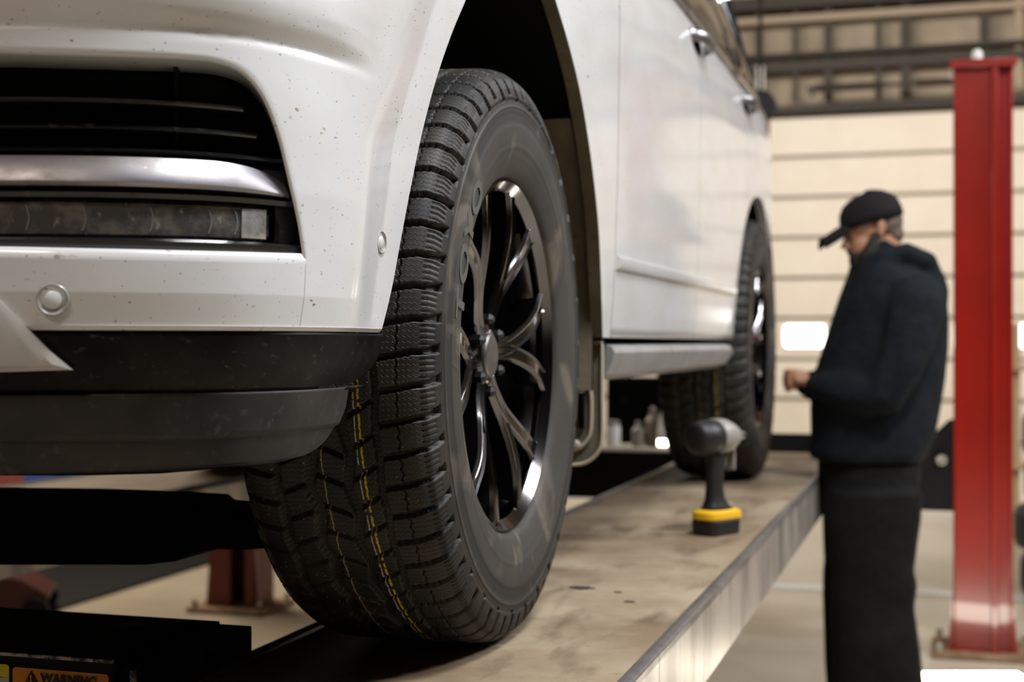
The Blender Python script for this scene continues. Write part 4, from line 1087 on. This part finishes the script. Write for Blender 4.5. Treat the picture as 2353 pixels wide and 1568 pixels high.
# hood folded on the back
hb.loft([[( (A(c_)+r1*math.cos(a)*.5), .13*math.sin(a)*w_, Z(v_)+r1*math.sin(a)*0 + r1*math.cos(a)*tl) for a in np.linspace(0, 2*PI, 20, endpoint=False)] for c_, v_, r1, w_, tl in ((2030, 588, .11, .6, -.5), (2062, 585, .13, .85, -.45), (2095, 600, .13, 1.0, -.2), (2125, 640, .11, 1.0, .1), (2142, 680, .09, .9, .2), (2156, 715, .045, .6, .2))])
hb.tube([(A(1975), -.06, Z(618)), (A(2010), -.10, Z(600)), (A(2060), -.115, Z(585)), (A(2110), -.10, Z(605)), (A(2145), -.05, Z(655))], [.022, .032, .036, .036, .03], 10)
hb.tube([(A(1975), .06, Z(618)), (A(2010), .10, Z(600)), (A(2060), .115, Z(585)), (A(2110), .10, Z(605)), (A(2145), .05, Z(655))], [.022, .032, .036, .036, .03], 10)
hb.tube([(A(1968), .0, Z(640)), (A(1975), -.06, Z(618))], .026, 10); hb.tube([(A(1968), .0, Z(640)), (A(1975), .06, Z(618))], .026, 10)
hb.build('hoodie', M['black_cloth'], man, remesh=.011, soften=4)
# trousers
tb = MB()
tb.loft([er(1884, 2108, 1030, .185), er(1884, 2110, 1080, .19), er(1884, 2102, 1130, .195), er(1882, 2096, 1180, .19)])
for s_, du in ((-1, 4), (1, 24)):
    yc = s_*.105
    tb.loft([er(1884+du, 2096+du*.3, 1120, .105, yc), er(1882+du, 2090+du, 1180, .105, yc), er(1885+du, 2078+du, 1260, .098, yc*1.05), er(1888+du, 2072+du, 1300, .092, yc*1.1), er(1885+du, 2080+du, 1330, .092, yc*1.1), er(1885+du, 2072+du, 1380, .088, yc*1.15), er(1888+du, 2082+du, 1450, .088, yc*1.2), er(1890+du, 2092+du, 1540, .086, yc*1.2), er(1895+du, 2098+du, 1610, .085, yc*1.2), er(1905+du, 2098+du, 1636, .08, yc*1.2)])
tb.build('trousers', M['denim'], man, remesh=.012, soften=4)
for s_ in (-1, 1):
    yc = s_*.126; sh = MB()
    sh.loft([er(1905-6, 2075, 1658, .048, yc), er(1895, 2080, 1650, .052, yc), er(1893, 2080, 1640, .052, yc), er(1925, 2078, 1625, .050, yc), er(1975, 2076, 1605, .045, yc), er(1985, 2072, 1585, .042, yc)])
    o = sh.build('shoe', M['tool_black'], man, remesh=.008, soften=3)
# body: head, neck, chest core, arms to hands - one mesh
def bodyp(u, v, y): return (A(u), y, Z(v))
bb = MB()
tl = Matrix.Rotation(math.radians(14), 3, 'Y')     # head bowed forward (-x)
HCx, HCz = A(2004), Z(528)
def hp(x, y, z): v = Matrix.Rotation(math.radians(-14), 3, 'Y') @ Vector((x, y, z)); return (HCx+v.x, v.y, HCz+v.z)
R14 = Matrix.Rotation(math.radians(-14), 3, 'Y')
bb.ball(hp(.008, 0, .022), (.094, .075, .090), 24, 16, R14)       # cranium
bb.ball(hp(-.035, 0, -.040), (.055, .056, .075), 20, 14, R14)     # face
bb.ball(hp(-.052, 0, -.085), (.035, .036, .030), 16, 10, R14)     # chin
bb.tube([hp(.0, .048, -.030), hp(-.03, .040, -.075), hp(-.056, .015, -.095)], [.016, .018, .016], 10)
bb.tube([hp(.0, -.048, -.030), hp(-.03, -.040, -.075), hp(-.056, -.015, -.095)], [.016, .018, .016], 10)
bb.tube([hp(-.084, 0, .006), hp(-.094, 0, -.015), hp(-.106, 0, -.033), hp(-.092, 0, -.040)], [.008, .010, .013, .010], 10)  # nose
bb.tube([hp(-.080, -.036, .016), hp(-.090, -.018, .020), hp(-.091, 0, .018), hp(-.090, .018, .020), hp(-.080, .036, .016)], .009, 8)   # brow
bb.tube([hp(-.086, -.02, -.060), hp(-.093, 0, -.061), hp(-.086, .02, -.060)], [.006, .009, .006], 8)      # lips
for s_ in (-1, 1):
    bb.ball(hp(-.076, s_*.030, .0), .012, 10, 8)
    bb.tube([hp(.004, s_*.076, -.030), hp(.0, s_*.083, -.012), hp(.004, s_*.087, .012), hp(.016, s_*.088, .018), hp(.020, s_*.084, .0), hp(.010, s_*.078, -.022)], .0065, 8)
    bb.ball(hp(.010, s_*.077, -.002), (.012, .006, .020), 10, 8)
bb.tube([hp(.030, 0, -.03), (A(2028), 0, Z(585)), (A(2046), 0, Z(640)), (A(2040), 0, Z(760)), (A(2020), 0, Z(960))], [.060, .058, .066, .10, .10], 16)
for s_ in (-1, 1):
    bb.tube([(A(2045), 0, Z(690)), (A(2060), s_*.20, Z(705)), (A(2012), s_*.262, Z(850)), (A(1985), s_*.250, Z(898)), (A(1900), s_*.145, Z(890)), (A(1860), s_*.075, Z(878))], [.06, .050, .040, .038, .030, .026], 12)
    # palm and fingers
    w0 = Vector((A(1860), s_*.070, Z(878))); pc_ = Vector((A(1834), s_*.040, Z(872)))
    bb.tube([w0, w0.lerp(pc_, .5), pc_, pc_ + Vector((-.012, -s_*.008, .004))], [(.024, .022), (.028, .018), (.036, .017), (.030, .014)], 12)
    for q in range(4):
        b0 = pc_ + Vector((-.010, -s_*.004, .024-.017*q)); ln = (.9, 1.0, .95, .78)[q]
        k1 = b0 + Vector((-.026*ln, -s_*.008, .004-.002*q)); k2 = k1 + Vector((-.010*ln, -s_*.020*ln, -.006)); k3 = k2 + Vector((.010, -s_*.014*ln, -.004))
        bb.tube([b0, k1, k2, k3], [.0095, .0088, .008, .0065], 8)
    th0 = w0.lerp(pc_, .45) + Vector((0, -s_*.012, .018))
    bb.tube([th0, th0 + Vector((-.022, -s_*.010, .012)), th0 + Vector((-.042, -s_*.014, .010)), th0 + Vector((-.056, -s_*.016, .0))], [.012, .011, .0095, .0075], 8)
bb.build('body', M['skin'], man, remesh=.0048, soften=2)
# beard, cropped hair, cap
be = MB(); be.ball(hp(-.056, 0, -.092), (.046, .052, .042), 18, 12, R14)
for s_ in (-1, 1): be.tube([hp(-.010, s_*.070, -.012), hp(-.022, s_*.060, -.045), hp(-.034, s_*.052, -.070), hp(-.056, s_*.036, -.092)], [.010, .022, .030, .030], 10)
be.tube([hp(-.088, -.026, -.062), hp(-.096, 0, -.050), hp(-.088, .026, -.062)], .007, 8)
be.tube([hp(-.070, 0, -.108), hp(-.078, 0, -.132)], [.030, .012], 10)
be.build('beard', M['hair'], man, remesh=.005, soften=2)
ha = MB(); ha.ball(hp(.020, 0, .018), (.088, .079, .076), 20, 14, R14); ha.ball(hp(.050, 0, -.030), (.050, .060, .045), 16, 12, R14)
ha.build('hair', M['shaved'], man, remesh=.006, soften=2)
cp = MB(); rings_ = []
for f, k in ((0, 1.0), (.25, .99), (.5, .93), (.72, .78), (.88, .53), (.97, .26), (1, .05)):
    rings_.append([hp(.006 + .108*k*math.cos(a), .092*k*math.sin(a), .022 + .004*math.cos(a) + .108*f) for a in np.linspace(0, 2*PI, 32, endpoint=False)])
cp.loft(rings_); capo = cp.build('cap', M['cap'], man, smooth=True)
br = MB(); rr = []
for f in np.linspace(0, 1, 8):
    rr.append([hp(-.090 - .088*f, y*(.074-.022*f**2), .036 - .030*f - .10*abs(y)**2*.25 + dz) for y, dz in [(q, .006) for q in np.linspace(-1, 1, 11)] + [(q, -.006) for q in np.linspace(1, -1, 11)]])
br.loft(rr); o = br.build('cap_brim', M['cap'], None, smooth=True); o.parent = capo
o = MB().tube([hp(.098, -.022, .040), hp(.101, 0, .044), hp(.098, .022, .040)], .007, 8).build('cap_strap', M['grey_plastic'], None, smooth=True); o.parent = capo

# ================================================================== THINGS AROUND
def bottle(u, v0, v1, w, m, label, Y=PYR-.03, shape='cone', cat='bottle', capm='grey_plastic', nm='bottle'):
    p = hitY(u, v1, Y); zb = .822; s_ = (-p.x*0 + 1); D = p.dot(Vector((-ST, CT, 0))); h = hitY(u, v0, Y).z - zb; r = w/2*D/F
    b = empty(nm, (p.x, Y, zb), label=label, cat=cat, group=None)
    if shape == 'cone': pr = [(r*.9, 0), (r, .004), (r*.95, h*.35), (r*.62, h*.62), (r*.36, h*.80), (r*.36, h*.84)]
    elif shape == 'jar': pr = [(r*.9, 0), (r, .004), (r, h*.74), (r*.86, h*.80), (r*.86, h*.82)]
    else: pr = [(r*.9, 0), (r, .004), (r, h*.66), (r*.5, h*.78), (r*.4, h*.82)]
    MB().lathe(pr, n=24).build('bottle_body', m, b, auto=.6)
    k = pr[-1][0]; MB().lathe([(k*1.05, h*.82), (k*1.05, h*.95), (k*.6, h)], n=16).build('bottle_cap', M[capm], b, auto=.6)
bottle(1527, 922, 1036, 36, M['white_plastic'], 'white cone shaped bottle under the car, nearest the rear tyre', capm='tool_black')
bottle(1500, 935, 1036, 34, M['grey_plastic'], 'tall grey bottle just left of the white cone bottle under the car', Y=PYR-.0, shape='b')
bottle(1466, 968, 1036, 28, M['grey_plastic'], 'short grey bottle left of the tall grey one under the car', shape='b')
bottle(1408, 966, 1036, 36, M['white_plastic'], 'squat pale jar beside the mud flap, farthest left on the beam', Y=PYR-.06, shape='jar', cat='jar', nm='jar')
# small glowing box added for a bright spot under the car
lp = hitY(1531, 1015, PYR-.10)
lb = empty('inspection_lamp', (lp.x, PYR-.105, .822), label='small glowing inspection lamp on the beam under the car', cat='lamp')
MB().box((0, 0, .020), (.072, .02, .04)).build('lamp_body', M['grey_plastic'], lb, bevel=.004)
MB().box((0, -.012, .026), (.066, .006, .026)).build('lamp_lens', M['led'], lb, bevel=.002)
# glowing panel added for the bright patch of floor by the red post
wp = hitZ(2240, 1550, .06)
wl_ = empty('work_light', (wp.x, wp.y-.16, 0), TH, label='bright white glowing work light lying on the floor in front of the red post', cat='work light')
MB().box((0, 0, .024), (.46, .42, .048)).build('light_case', M['grey_plastic'], wl_, bevel=.01)
MB().box((0, 0, .052), (.44, .40, .010)).build('light_panel', M['led'], wl_, bevel=.002)
MB().tube([(-.235, .12, .02), (-.235, .12, .075), (-.235, -.12, .075), (-.235, -.12, .02)], .010, 8).build('light_handle', M['led'] if False else M['white_plastic'], wl_, smooth=True)
# tyre stack at the right edge
st0 = None
def spare_tire(loc, label, r=.37, w=.235):
    pr = [(r*.60, w*.30), (r*.62, w*.42), (r*.74, w*.50), (r*.88, w*.48), (r*.965, w*.40), (r*.985, w*.30)]
    for k in range(-3, 4): pr += [(r, w*.085*k*-1+.006), (r-.007, w*.085*k*-1+.003), (r-.007, w*.085*k*-1-.001), (r, w*.085*k*-1-.004)]
    pr += [(r*.985, -w*.30), (r*.965, -w*.40), (r*.88, -w*.48), (r*.74, -w*.50), (r*.62, -w*.42), (r*.60, -w*.30)]
    b = empty('spare_tire', loc, label=label, cat='tyre', group='tyres stacked at the right edge')
    MB().lathe(pr, n=64, cap=False).build('tread_ring', M['rubber'], b, auto=.7, solid=0)
    return b
sx, sy = atD(2326, 1300, 7.1).x + .40, atD(2326, 1300, 7.1).y + .10
names = ['bottom tyre of the dark stack at the right edge', 'second tyre up in the dark stack at the right edge', 'third tyre up in the dark stack at the right edge', 'top tyre of the dark stack at the right edge']
for k in range(4): spare_tire((sx + (.01, -.02, .03, .02)[k], sy, .118+.236*k), names[k])
# shelf upright behind the tyres
sh = empty('shelf_upright', (atD(2332, 900, 9.0).x, atD(2332, 900, 9.0).y, 0), label='tan timber shelf upright behind the stacked tyres', cat='shelf')
MB().box((0, 0, .7), (.06, .05, 1.4)).build('upright', M['wood'], sh, bevel=.004); MB().box((.3, .1, 1.12), (.7, .4, .03)).build('shelf_board', M['wood'], sh, bevel=.003); MB().box((.3, .1, .5), (.7, .4, .03)).build('shelf_board', M['wood'], sh, bevel=.003)
# white tub on it
# hanging tan strap / pole above the car, lamp tube on wall, hose reel
pp = atD(1669, 40, 7.0)
hp_ = empty('hanging_pole', (pp.x, pp.y, 2.72), label='thin tan pole hanging from the roof behind the white car', cat='pole')
MB().tube([(0, 0, 0), (0, 0, 4.2)], .022, 10).build('pole_shaft', M['wood'], hp_, smooth=True); MB().lathe([(.03, -.03), (.034, 0), (.03, .05)], n=16).build('pole_end', M['beam_pale'], hp_, auto=.6)
pw = hitY(1747, 185, YW-.4)
wt = empty('wall_lamp_tube', (pw.x, YW-.4, pw.z-.18), label='short upright white tube on the wall right of the car roof', cat='lamp tube')
MB().tube([(0, 0, 0), (0, 0, .36)], .055, 14).build('tube', M['white_plastic'], wt, smooth=True); MB().box((0, .2, .18), (.05, .40, .05)).build('tube_bracket', M['beam'], wt)
pr_ = atD(1747, 245, 9.0)
hr = empty('hose_reel', (pr_.x, pr_.y, pr_.z), label='black hose reel with dangling red hose hanging behind the white car', cat='hose reel')
MB().lathe([(.05, -.05), (.10, -.05), (.10, -.04), (.06, -.035), (.06, .035), (.10, .04), (.10, .05), (.05, .05)], axis='Y', n=32).build('reel', M['tool_black'], hr, auto=.6)
MB().tube([(0, 0, .10), (0, 0, 7.0-pr_.z-.1)], .012, 8).build('hanger', M['beam'], hr, smooth=True)
MB().tube([(.04, 0, 0), (.05, 0, -.12), (.045, 0, -.28), (.06, 0, -.50)], .010, 8).build('hose', M['red'], hr, smooth=True)
# far left floor things seen under the bumper
def crate(u, v, D, w, d, h, m, label, lm='white_plastic', nm='storage_bin'):
    q = hitZ(u, v, 0.0) if D is None else atD(u, v, D); b = empty(nm, (q.x, q.y, 0), 0.3, label=label, cat='bin')
    MB().loft([[(x*k, y*k, z) for x, y in ((-w/2, -d/2), (w/2, -d/2), (w/2, d/2), (-w/2, d/2))] for z, k in ((0, .88), (h*.9, 1.0), (h, 1.05))]).build('bin_body', m, b, bevel=.01)
    MB().box((0, 0, h+.015), (w*1.08, d*1.08, .03)).build('bin_lid', M[lm], b, bevel=.008)
crate(100, 1152, None, .26, .24, .42, M['blue'], 'blue bin on the floor under the bumper, leftmost of the small ones', 'blue')
crate(170, 1146, None, .22, .22, .40, M['blue'], 'blue bin with white lid beside the leftmost blue one')
crate(226, 1143, None, .13, .16, .40, M['red'], 'small red bin between the blue bins and the white one', 'red')
crate(275, 1140, None, .18, .18, .36, M['white_plastic'], 'white bin with blue lid at the right end of the bins', 'blue')
tc = hitZ(20, 1150, 0)
tch = empty('tool_cabinet', (tc.x-1.7, tc.y+.6, 0), 0.0, label='large red tool cabinet far behind under the bumper at left', cat='tool cabinet')
MB().box((0, 0, .75), (2.6, .7, 1.4)).build('cabinet_body', M['red'], tch, bevel=.02)
for k in range(5): dd = MB().box((0, -.36, .22+.25*k), (2.4, .03, .22)).build('drawer', M['red'], tch, bevel=.008); q = MB().box((0, -.385, .29+.25*k), (2.2, .02, .02)).build('drawer_handle', M['chrome'], None); q.parent = dd
# red floor jack at far left, low
fj = hitZ(-20, 1440, 0)
fjo = empty('floor_jack', (fj.x-.25, fj.y+.1, 0), .5, label='dark red trolley jack on the floor at the lower left edge', cat='trolley jack')
MB().loft([[(x, y*.5, z) for x, z in ((-.42, .05), (.38, .05), (.42, .12), (.30, .20), (-.2, .34), (-.40, .34))] for y in (-.36, .36)]).build('jack_frame', M['maroon'], fjo, bevel=.01)
for x in (-.34, .36):
    for y in (-.2, .2): MB().lathe([(.06, y-.02), (.06, y+.02)], (x, 0, .06), axis='Y', n=24).build('jack_wheel', M['black_metal'], fjo, auto=.6)
MB().tube([(-.35, 0, .32), (-.8, 0, .75)], .018, 10).build('jack_handle', M['black_metal'], fjo, smooth=True)
# oil stains are in the deck material; rag-like dark scrap near the wheel

# dark sheet imitating a floor shadow, tool case behind the bottles, grease clumps
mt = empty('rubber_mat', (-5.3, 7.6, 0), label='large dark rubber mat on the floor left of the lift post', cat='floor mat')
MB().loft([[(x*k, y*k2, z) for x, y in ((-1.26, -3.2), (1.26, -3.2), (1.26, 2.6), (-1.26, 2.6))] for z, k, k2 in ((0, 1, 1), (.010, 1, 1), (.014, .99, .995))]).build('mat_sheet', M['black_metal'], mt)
p0, p1 = hitY(1388, 950, PYR+.05), hitY(1556, 950, PYR+.05)
kc = empty('tool_case', ((p0.x+p1.x)/2, PYR+.13, .825), label='black tool case standing upright behind the bottles under the car', cat='case')
wd = p1.x-p0.x
MB().box((0, 0, .15), (wd, .09, .30)).build('case_shell', M['under'], kc, bevel=.02)
MB().tube([(-.07, 0, .295), (-.06, 0, .325), (.06, 0, .325), (.07, 0, .295)], .008, 8).build('case_handle', M['under'], kc, smooth=True)
for x in (-.09, .09): MB().box((x, -.048, .20), (.03, .008, .03)).build('case_latch', M['black_metal'], kc, bevel=.002)
def clump(u, v, r, label):
    p = hitZ(u, v, ZR); bm_ = bmesh.new(); bmesh.ops.create_icosphere(bm_, subdivisions=3, radius=1)
    for vv in bm_.verts:
        k = 1 + .35*math.sin(vv.co.x*7+u)*math.cos(vv.co.y*5+v); vv.co = Vector((vv.co.x*r*k*1.6, vv.co.y*r*k, max(0, vv.co.z)*r*.22*k))
    me = bpy.data.meshes.new('grease_clump'); bm_.to_mesh(me); bm_.free(); me.materials.append(M['clump']); o = bpy.data.objects.new('grease_clump', me); COL.objects.link(o); o.location = (p.x, p.y, ZR+.0005)
    tag(o, label, 'dirt clump')
M['clump'] = mat('dark_grease', (0.035, 0.027, 0.02), 0.7)
clump(1337, 1353, .013, 'largest dark grease clump on the runway right of the front tyre')
clump(1447, 1384, .006, 'small dark grease spot nearest the runway side edge, lower of the two')
clump(1420, 1362, .005, 'tiny dark grease spot just above and left of the lower one')
